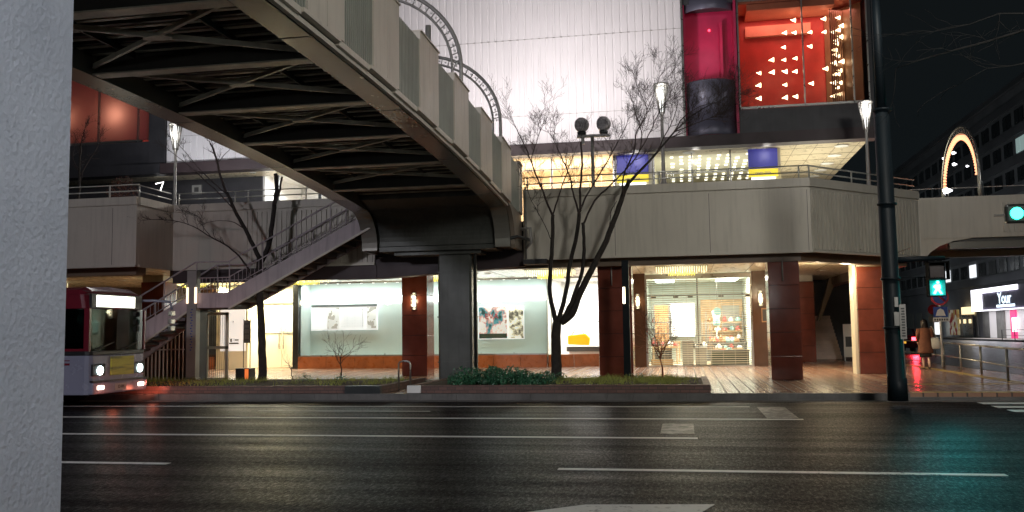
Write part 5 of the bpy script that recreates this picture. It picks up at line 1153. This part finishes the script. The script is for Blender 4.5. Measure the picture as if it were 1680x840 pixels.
# overhanging branches of a near tree at the right
NT = [([(1790, 60), (1680, 50), (1620, 68), (1560, 84), (1505, 100), (1470, 112)], .03, .006, .5, 1), ([(1700, 22), (1640, 22), (1590, 40), (1530, 52), (1490, 58)], .012, .003, .3, 1), ([(1720, 95), (1660, 108), (1620, 112), (1570, 140)], .012, .003, .3, 1)]
tn = thing('overhanging_tree', 'thin dim branches reaching in over the street at the upper right', 'tree', (9.6, 13, .15))
k = MB(); P0 = Vector((9.6, 13.0, 0)); k.path([P0, P0+Vector((.05, 0, 3)), P0+Vector((-.1, 0, 6)), P0+Vector((0, .1, 8.5))], [.17, .14, .1, .05], 10); k.build('trunk', 'bark', tn)
k = MB()
for pts, r0, r1, yd, tw in NT:
    W = [at(a, b, Y=13+yd*i/5) for i, (a, b) in enumerate(pts)]; W = [Vector((9.6, 13, W[0].z-.8))]+W if r0 > .02 else W
    k.path(W, [r0+(r1-r0)*i/(len(W)-1) for i in range(len(W))], 5)
    for i in range(1, len(W)):
        for _ in range(1): twigs(k, W[i], Vector((rnd.uniform(-1, -.1), rnd.uniform(-.4, .4), rnd.uniform(-.7, .4))).normalized(), rnd.uniform(.4, .8), .006, 1, -.6)
k.build('branches', 'twig_dim', tn)

# ================================================================== STREET FURNITURE
tp = thing('street_light_pole', 'tall dark blue pole carrying the lamp and the pedestrian signal at the kerb corner', 'street lamp', (4.2, 19.9, .1))
k = MB(); k.path([(4.22, 19.9, .1), (4.22, 19.9, .55), (4.20, 19.9, .56), (4.17, 19.9, 6.1)], [.20, .19, .175, .155], 20); k.path([(4.17, 19.9, 6.1), (4.15, 19.9, 9.3)], [.105, .08], 16)
for z in (1.55, 2.55, 4.1, 6.08): k.lathe((4.19, 19.9, z), [(.165, 0), (.195, .01), (.195, .05), (.165, .06)], 20)
k.path([(4.15, 19.9, 9.3), (4.3, 18.8, 9.55), (4.6, 17.6, 9.6)], [.07, .055, .05], 10); k.build('shaft', 'pole', tp)
k = MB(); k.box(4.42, 4.78, 16.9, 17.9, 9.47, 9.62); k.build('lamp_head', 'steel', tp, .03); k = MB(); k.box(4.46, 4.74, 16.95, 17.7, 9.44, 9.475); k.build('lens', 'lampw', tp)
k = MB(); k.path([(4.19, 19.9, 2.95), (4.7, 19.9, 2.98), (5.25, 19.9, 2.98)], [.075, .06, .04], 10); k.path([(4.19, 19.9, 2.62), (4.9, 19.9, 2.60)], .01, 5); k.build('signal_arm', 'pole', tp)
k = MB(); k.tube((4.40, 19.9, .15), (4.34, 19.9, 2.9), .012, n=6); k.build('cable_conduit', 'alu', tp)
k = MB(); k.box(4.28, 4.40, 19.66, 19.70, 1.35, 2.05); k.box(4.18, 4.28, 19.68, 19.72, 1.62, 1.9); k.box(4.2, 4.27, 19.69, 19.72, 2.0, 2.2); nb_ = k.build('pole_notice', 'lamp_pole', tp)
k = MB()
for i in range(11): k.box(4.305+(i % 2)*.01, 4.375, 19.655, 19.66, 1.4+i*.055, 1.43+i*.055)
subpar(k.build('notice_writing', 'mats', None), nb_)
sg = thing('pedestrian_signal', 'pedestrian crossing signal showing a green walking figure, hung on the pole arm', 'traffic light', (5.03, 19.75, 2.2))
k = MB(); k.box(4.87, 5.20, 19.7, 19.92, 2.20, 2.90); k.build('housing', 'matblack', sg, .015)
k = MB(); k.box(4.84, 5.23, 19.5, 19.7, 2.87, 2.9); k.box(4.84, 5.23, 19.5, 19.7, 2.53, 2.55); k.box(4.84, 4.86, 19.5, 19.7, 2.55, 2.9); k.box(5.21, 5.23, 19.5, 19.7, 2.55, 2.9); k.build('visor', 'matblack', sg)
k = MB(); k.box(4.9, 5.17, 19.685, 19.699, 2.58, 2.84); k.build('red_lens', 'off', sg)
k = MB(); k2 = MB(); k2.box(4.89, 5.18, 19.70-.008, 19.699, 2.22, 2.52); k2.build('green_lens', 'tealdim', sg); c = (5.03, 19.68, 2.37); k.ball((5.04, 19.68, 2.48), .032, 8); k.extr([(4.99, 2.44), (5.08, 2.44), (5.09, 2.36), (5.07, 2.34), (5.12, 2.25), (5.08, 2.24), (5.03, 2.32), (4.98, 2.24), (4.94, 2.26), (4.99, 2.35), (4.95, 2.38), (4.95, 2.41)], 'y', 19.66, 19.69); k.build('green_figure', 'greenv', sg)
light('SPOT', (5.03, 19.60, 2.38), 120, (.01, .85, .90), .09, target=(4.6, 12, 0), angle=150, blend=1)
vp = at(1668, 350, Y=22.5)
vs_ = thing('traffic_signal', 'horizontal vehicle signal lit green at the right edge', 'traffic light', (vp.x, vp.y, vp.z-.25))
k = MB(); k.box(vp.x-.22, vp.x+1.05, 22.5, 22.68, vp.z-.22, vp.z+.22); k.build('housing', 'dsteel', vs_, .05)
MB().disc((vp.x, 22.48, vp.z), .135, (0, 1, 0), .03, 20).build('green_lens', 'green', vs_)
for i in (1, 2): MB().disc((vp.x+i*.4, 22.48, vp.z), .135, (0, 1, 0), .03, 20).build('dark_lens', 'off', vs_)
k = MB(); k.tube((vp.x-.45, 22.6, vp.z-.02), (vp.x+2.2, 22.6, vp.z-.02), .03); k.path([(vp.x+2.2, 22.6, .1), (vp.x+2.2, 22.6, vp.z+1)], [.12, .09], 12); k.build('mast', 'lamp_pole', vs_)
light('SPOT', (vp.x, 22.3, vp.z), 70, (.01, .85, .85), .13, target=(6, 8, 0), angle=150, blend=1)
# no parking sign
sp_ = at(1547, 602, Z=.15); ny = sp_.y
ns = thing('road_sign', 'round blue and red no parking sign over a square plate on a white post', 'road sign', (sp_.x, ny, .15))
cz = at(1546, 487, Y=ny).z; xx = sp_.x
MB().tube((xx, ny, .15), (xx, ny, cz+.3), .04, n=10).build('post', 'white', ns); MB().disc((xx, ny-.05, cz), .31, (0, 1, 0), .01, 28).build('red_ring', 'signred', ns); MB().disc((xx, ny-.062, cz), .24, (0, 1, 0), .008, 28).build('blue_disc', 'signblue', ns)
k = MB(); a = .23*.707; k.path([(xx-a, ny-.07, cz+a), (xx+a, ny-.07, cz-a)], .028, 6); k.build('red_bar', 'signred', ns)
MB().box(xx-.24, xx+.24, ny-.06, ny-.05, cz-.72, cz-.36).build('blue_plate', 'signblue', ns); k = MB(); k.extr([(xx-.17, cz-.68), (xx+.17, cz-.68), (xx+.1, cz-.47), (xx, cz-.41), (xx-.1, cz-.47)], 'y', ny-.067, ny-.0605); k.build('symbol', 'white', ns); MB().box(xx-.26, xx+.3, ny-.06, ny-.05, cz-.88, cz-.74).build('text_plate', 'white', ns)
k = MB()
for i in range(6): k.box(xx-.22+i*.08, xx-.17+i*.08, ny-.067, ny-.0605, cz-.85, cz-.78)
k.build('writing', 'mats', ns)
s2 = thing('road_sign', 'small dim red round sign farther down the pavement', 'road sign', (10.2, 46, .15)); q = at(1531, 508, Y=46); MB().disc((q.x, 46, q.z), .24, (0, 1, 0), .01, 20).build('disc', 'signred', s2); MB().tube((q.x, 46.03, .15), (q.x, 46.03, q.z+.2), .03).build('post', 'lamp_pole', s2); MB().box(q.x-.22, q.x+.22, 45.99, 46.0, q.z-.6, q.z-.32).build('plate', 'box_g', s2)
# guard rails
def guard(pts, label, gap=3.2, h=.85, mat='alu'):
    t = thing('guard_rail', label, 'railing', (pts[0][0], pts[0][1], .15)); m = MB()
    for (a, b) in zip(pts, pts[1:]):
        m.tube((a[0], a[1], .15+h), (b[0], b[1], .15+h), .03); m.tube((a[0], a[1], .15+h*.45), (b[0], b[1], .15+h*.45), .022)
    m.build('rails', mat, t)
    for (a, b) in zip(pts, pts[1:]):
        L = math.dist(a, b); n = max(1, round(L/gap))
        for i in range(n+1): f = i/n; x = a[0]+(b[0]-a[0])*f; y = a[1]+(b[1]-a[1])*f; MB().tube((x, y, .15), (x, y, .17+h), .035, n=8).build('rail_post', mat, t)
guard([(8.15, 23.5), (8.25, 26), (8.7, 29.7), (9.3, 36), (9.35, 62)], 'pipe guard rail along the wet pavement edge beside the side street')
guard([(31.4, 60), (31.4, 100)], 'dark guard rail on the far side of the side street before the white shop', 3.5, 1.0, 'dsteel')
# hoop barrier and kerb grate
k = MB(); a = at(658, 640, Z=.15); k.path([(-7.22, 22.6, .15), (-7.22, 22.6, .82), (-7.19, 22.6, .88), (-7.12, 22.6, .90), (-7.0, 22.6, .90), (-6.94, 22.6, .88), (-6.91, 22.6, .82), (-6.91, 22.6, .15)], .022, 8); tag(k.build('hoop_barrier', 'steel'), 'thin steel hoop barrier in the gap between the planters', 'barrier')
k = MB(); k.box(-8.25, -7.35, 21.50, 21.655, .152, .34); tag(k.build('drain_box', 'dsteel'), 'dark metal drain box at the kerb beside the hoop barrier', 'drain')
k = MB(); k.box(-6.69, -6.35, 21.60, 21.655, .16, .34); tag(k.build('marker_plate', 'white'), 'small pale marker plate on the end of the right planter', 'plate')

# unseen lamps assumed on the camera's own pavement; short ones and those along the side street are added fill
def plamp(x, y, h, label, src=None):
    t = thing('added_street_lamp', label, 'street lamp', (x, y, .15), 'added unseen street lamps'); MB().path([(x, y, .15), (x, y, h)], [.08, .05], 10).build('post', 'pole', t)
    k = MB(); k.lathe((x, y, h+.05), [(.05, 0), (.3, .05), (.34, .35), (.1, .45)], 14); k.build('lamp_cap', 'dsteel', t); k = MB(); k.ball((x, y, h+.1), .12, 8); k.build('lamp_globe', 'lampw', t)
plamp(-9.5, -3.0, 3.85, 'short lamp post added behind the camera on the left to light the bridge underside'); plamp(4.5, -4.0, 3.85, 'short lamp post added behind the camera on the right to light the bridge underside')
plamp(8.0, 1.5, 9.3, 'tall unseen lamp post assumed at the right end of the near pavement to light deck front and road'); plamp(-13.5, -1.5, 9.3, 'tall unseen lamp post assumed at the left end of the near pavement to light deck front and road'); plamp(1.2, .2, 6.6, 'medium unseen lamp post assumed beside the foreground pillar to light its face')  # assumed posts out of view, added to carry the deck, road and pillar lights
for yy, lb_ in ((55, 'nearest'), (100, 'middle'), (135, 'farthest')): plamp(20, yy, 9.35, lb_+' unseen lamp post added to light the office block')

# ================================================================== PERSON
def skinned(name, chains, mat, parent=None, sub=1):
    me = bpy.data.meshes.new(name); V = []; E_ = []; RR = []; ids = {}
    for ch_ in chains:
        prev = None
        for p, r in ch_:
            key = tuple(round(c, 3) for c in p)
            if key not in ids: ids[key] = len(V); V.append(p); RR.append(r)
            if prev is not None and prev != ids[key]: E_.append((prev, ids[key]))
            prev = ids[key]
    me.from_pydata(V, E_, []); o = bpy.data.objects.new(name, me); col.objects.link(o)
    md = o.modifiers.new('skin', 'SKIN'); md.use_smooth_shade = True
    for i, s in enumerate(me.skin_vertices[0].data): s.radius = (RR[i] if isinstance(RR[i], tuple) else (RR[i], RR[i])); s.use_root = (i == 0)
    sd = o.modifiers.new('sub', 'SUBSURF'); sd.levels = sub; sd.render_levels = sub
    me.materials.append(M[mat]); 
    if parent: par(o, parent)
    return o
pp = at(1520, 606, Z=.15)
pe = thing('person', 'woman in a rust brown coat walking away along the wet pavement with a white bag', 'person', (0, 0, 0))
hipz = .86
chains = [[((0, 0, .92), (.15, .11)), ((0, 0, 1.10), (.13, .10)), ((0, .01, 1.28), (.16, .10)), ((0, .01, 1.40), (.08, .07)), ((0, .02, 1.46), (.05, .05)), ((0, .03, 1.54), (.075, .085)), ((0, .03, 1.63), (.06, .07))],
          [((0, 0, .92), (.15, .11)), ((-.085, .02, .84), .085), ((-.08, .06, .48), .052), ((-.08, .02, .30), .048), ((-.08, -.02, .10), .033), ((-.08, .05, .04), .03), ((-.08, .14, .03), .022)],
          [((0, 0, .92), (.15, .11)), ((.085, .0, .84), .085), ((.08, -.02, .48), .052), ((.08, -.12, .30), .048), ((.08, -.20, .12), .033), ((.08, -.15, .06), .03), ((.08, -.07, .03), .022)],
          [((0, .01, 1.28), (.16, .10)), ((-.18, .0, 1.34), .055), ((-.22, -.03, 1.12), .04), ((-.22, .08, .92), .03), ((-.22, .13, .84), (.03, .02))],
          [((0, .01, 1.28), (.16, .10)), ((.18, .0, 1.34), .055), ((.23, -.03, 1.12), .04), ((.19, .12, 1.0), .03), ((.17, .18, .97), (.03, .02))]]
skinned('body', chains, 'skin', pe, 1)
def loft(name, rings, mat, n=16):
    k = MB(); vs_2 = []; 
    for (cx, cy_, z, rx, ry) in rings:
        for j in range(n): a = 2*math.pi*j/n; vs_2.append((cx+rx*math.cos(a), cy_+ry*math.sin(a), z))
    fs = [(i*n+j, i*n+(j+1) % n, (i+1)*n+(j+1) % n, (i+1)*n+j) for i in range(len(rings)-1) for j in range(n)]+[tuple(range(n)), tuple((len(rings)-1)*n+j for j in range(n))]
    k.add(vs_2, fs, True); return k.build(name, mat, pe)
loft('coat', [(0, 0, .55, .25, .19), (0, 0, .62, .245, .185), (0, 0, .85, .215, .165), (0, 0, 1.05, .185, .145), (0, 0, 1.2, .195, .145), (0, .01, 1.32, .20, .135), (0, .01, 1.39, .14, .11), (0, .01, 1.43, .075, .08)], 'coat')
loft('skirt', [(0, 0, .42, .19, .15), (0, 0, .56, .18, .145)], 'skirt')
loft('hair', [(0, .0, 1.34, .10, .06), (0, -.01, 1.42, .12, .085), (0, .0, 1.52, .115, .115), (0, .01, 1.62, .105, .12), (0, .02, 1.68, .07, .08), (0, .02, 1.70, .01, .01)], 'hair')
for s in (-1, 1):
    y0 = .08 if s < 0 else -.13
    k = MB(); k.path([(s*.19, 0, 1.36), (s*.235, -.03, 1.12), ((-.225 if s < 0 else .20), (.07 if s < 0 else .11), (.94 if s < 0 else 1.01))], [.075, .062, .048], 10); k.build('sleeve', 'coat', pe)
    k = MB(); k.ball((s*.08, y0, .045 if s < 0 else .06), .05, 8, .9, 2.0, .9); k.build('shoe', 'boots', pe)
pe.location = (pp.x, pp.y, .15); pe.rotation_euler = (0, 0, R(-6))
tb = thing('tote_bag', 'white tote bag hanging from the shoulder of the woman in the rust coat', 'bag', (0, 0, 0)); k = MB(); k.lathe((.30, -.02, .68), [(.06, 0), (.15, .02), (.17, .12), (.13, .30), (.10, .38)], 12, 1.2, .5); k.build('sack', 'tote', tb); k = MB(); k.path([(.38, -.02, 1.02), (.22, -.06, 1.42), (.17, .02, 1.44), (.2, .08, 1.38), (.24, .03, 1.02)], .013, 6); k.build('strap', 'tote', tb); tb.location = pe.location; tb.rotation_euler = pe.rotation_euler

# ================================================================== CAR
cp_ = at(1489, 560, Y=57); cx0 = at(1502, 552, Y=57).x
cr = thing('car', 'dark car driving away with its red tail lamps lit', 'car', (cx0-.8, 59, 0))
k = MB(); x1 = cx0+.12; x0_ = x1-1.7
prof_ = [(57, .35), (57, .95), (57.15, 1.05), (57.7, 1.48), (59.3, 1.5), (60.2, 1.05), (61.2, .9), (61.3, .35)]
k.extr(prof_, 'x', x0_, x1); k.build('body', 'carp', cr, .06)
k = MB(); k.extr([(57.1, 1.08), (57.62, 1.42), (57.6, 1.44), (57.08, 1.1)], 'x', x0_+.2, x1-.2); k.build('rear_window', 'farwin', cr)
for s, xx in ((0, x0_+.2), (1, x1-.2)): MB().box(xx-.14, xx+.14, 56.96, 57.0, .78, .98).build('tail_lamp', 'tail', cr)
MB().box((x0_+x1)/2-.2, (x0_+x1)/2+.2, 56.97, 57, .62, .75).build('number_plate', 'plate', cr)
for xx in (x0_+.1, x1-.1):
    for yy in (57.9, 60.4): MB().path([(xx-.1, yy, .32), (xx+.1, yy, .32)], .32, 16).build('wheel', 'rubber', cr)
light('SPOT', (x1-.2, 56.8, .9), 220, (1, .03, .05), .15, target=(x1-2, 40, 0), angle=120, blend=1)

# ================================================================== FAR BUILDINGS across the side street (front plane X = 34.4)
XF = 34.4
fbld = thing('office_block', 'large dark office block with rows of windows receding behind the side street', 'building', (45, 120, .15))
MB().box(XF+.1, XF+20, 76, 185, 6.3, 26.5).build('wall', 'far', fbld)
MB().box(XF+.15, XF+20, 76, 185, .15, 6.3).build('ground_storey', 'far2', fbld)
k = MB()
for z in (6.3, 9.3, 12.3, 15.3, 18.3, 21.3, 24.3): k.box(XF-.1, XF+.1, 76, 185, z, z+.9)
k.box(XF-.3, XF+.5, 76, 185, 26.3, 26.9); k.build('storey_band', 'far2', fbld)
wins = []
for si, z in enumerate((7.4, 10.4, 13.4, 16.4, 19.4, 22.4)):
    y = 78
    while y < 183:
        c = rnd.random(); mt = 'farwin'
        if si < 2 and c < .14: mt = 'farlit'
        elif si == 0 and c > .93: mt = 'farlitw'
        elif c < .03: mt = 'farlit'
        wins.append((y, z, mt)); y += 3.6
wins.sort(); wm = {}
for mt in ('farwin', 'farlit', 'farlitw'):
    q = MB(); q.box(0, .06, 0, 1.15, 0, 1.5); q.box(0, .06, 1.3, 2.45, 0, 1.5); wm[mt] = q
rest = MB(); first = {}
for n_w, (y, z, mt) in enumerate(wins):
    if n_w < 98:
        if mt not in first: o = wm[mt].build('window', mt, fbld); first[mt] = o
        else: o = first[mt].copy(); col.objects.link(o)
        o.location = (XF+.02, y, z)
    else: rest.box(XF+.02, XF+.08, y, y+1.15, z, z+1.5); rest.box(XF+.02, XF+.08, y+1.3, y+2.45, z, z+1.5)
rest.build('far_windows', 'farwin', fbld)['kind'] = 'stuff'
y = 92
while y < 180: MB().box(XF+.0, XF+.14, y, y+3.2, .3, 3.6).build('shutter', 'box_g', fbld); y += 5.2
ys_ = at(1595, 490, X=XF-1).y; ye_ = at(1671, 490, X=XF-1).y
zt_ = at(1595, 478, X=XF-1).z; zb_ = at(1595, 506, X=XF-1).z
shp = thing('lit_shop', 'small shop with a white framed glowing sign and pink pillar', 'shop', (XF-.5, (ys_+ye_)/2, .15)); a, b = min(ys_, ye_), max(ys_, ye_)
zT = 5.75; zB = 3.35
MB().box(XF-1, XF, a-6, b, zB, zT).build('sign_face', 'signdk', shp); k = MB(); k.box(XF-1.12, XF-1.0, a, b, zT-.5, zT); k.box(XF-1.12, XF-1.0, b-3.6, b, zB, zT-.5); k.box(XF-1.12, XF-1.0, a-6, b, zB-.12, zB); k.build('glowing_frame', 'signw', shp)
ym = at(1648, 490, X=XF-1).y
text('shop_lettering', 'Your', (XF-1.05, ym, zB+1.1), 1.7, 'signblob', shp, rot=(R(90), 0, R(-90)), sx=1.2); k = MB(); k.box(XF-1.06, XF-1.02, ym-3, ym+2.5, zB+.2, zB+.45); k.build('under_line', 'signblob', shp)
yw0 = at(1625, 540, X=XF).y; MB().box(XF-.05, XF+.1, a-12, yw0, .2, zB-.15).build('pale_front', 'shopw', shp)
for px0_, px1_, mt in ((1637, 1650, 'box_g'), (1660, 1669, 'pinkp')): MB().box(XF-.2, XF-.06, at(px1_, 540, X=XF-.1).y, at(px0_, 540, X=XF-.1).y, .2, zB-.15).build('pillar', mt, shp)
yq = at(1664, 540, X=XF-.3).y; MB().box(XF-.3, XF-.21, yq-.6, yq+.6, .9, 2.4).build('lit_sheet', 'whit', shp)
MB().box(XF-2.6, XF-.3, a-12, yw0, .14, .18).build('lit_step', 'pale', shp)
light('AREA', (XF-2.2, (a+yw0)/2, 3.1), 260, (.95, .92, 1), 3, 16, direction=(0, 0, -1))
k = thing('warm_front', 'tiny warm lit shop front left of the white framed sign', 'shop', (XF-.3, ys_+4, .15)); yy0 = at(1578, 500, X=XF-.3).y; yy1 = at(1595, 500, X=XF-.3).y; MB().box(XF-.4, XF-.1, yy1, yy0, 3.0, 3.9).build('lit_fascia', 'farwarm', k); MB().box(XF-.35, XF-.1, yy1, yy0, .2, 2.9).build('front', 'farwin', k)
for i in range(4): MB().box(XF-.45, XF-.36, yy1+.5+i*2.2, yy1+1.2+i*2.2, 1.9, 2.4).build('small_light', 'farwarm', k)
for px, w_, z1, mt, lab in ((1566, 14, 3.6, 'banner', 'stack of coloured banners beside the far shop fronts'), (1536, 8, 2.6, 'farlitw', 'small bright doorway panel behind the walking woman')):
    yb = at(px, 530, X=XF-1.5).y; wv = abs(at(px-w_/2, 530, X=XF-1.5).y-at(px+w_/2, 530, X=XF-1.5).y); MBx = MB().box(XF-1.6, XF-1.4, yb-wv/2, yb+wv/2, .5, z1); tag(MBx.build('banner' if mt == 'banner' else 'door_light', mt), lab, 'banner' if mt == 'banner' else 'light')
# end wall of the side street far away
eb = thing('distant_block', 'low dark block closing the far end of the side street', 'building', (14, 190, .15)); MB().box(-10, 34, 190, 200, .15, 14).build('wall', 'far', eb); k = MB()
for i in range(12): k.box(-8+i*3.4, -6+i*3.4, 189.9, 189.99, 1, 3.2); k.box(-8+i*3.4, -6+i*3.4, 189.9, 189.99, 5, 6.8)
k.build('window', 'farlit', eb)

# ================================================================== FOREGROUND PILLAR on the camera's pavement
q = at(114, 430, Y=4.1)
k = MB(); k.extr([(q.x-1.4, 1.6), (q.x-.01, 1.6), (q.x, 1.61), (q.x, 4.08), (q.x-.02, 4.1), (q.x-1.4, 4.1)], 'z', .15, 7)
tag(k.build('plaster_pillar', 'plaster'), 'thick pillar of rough grey sprayed plaster at the left edge', 'pillar')
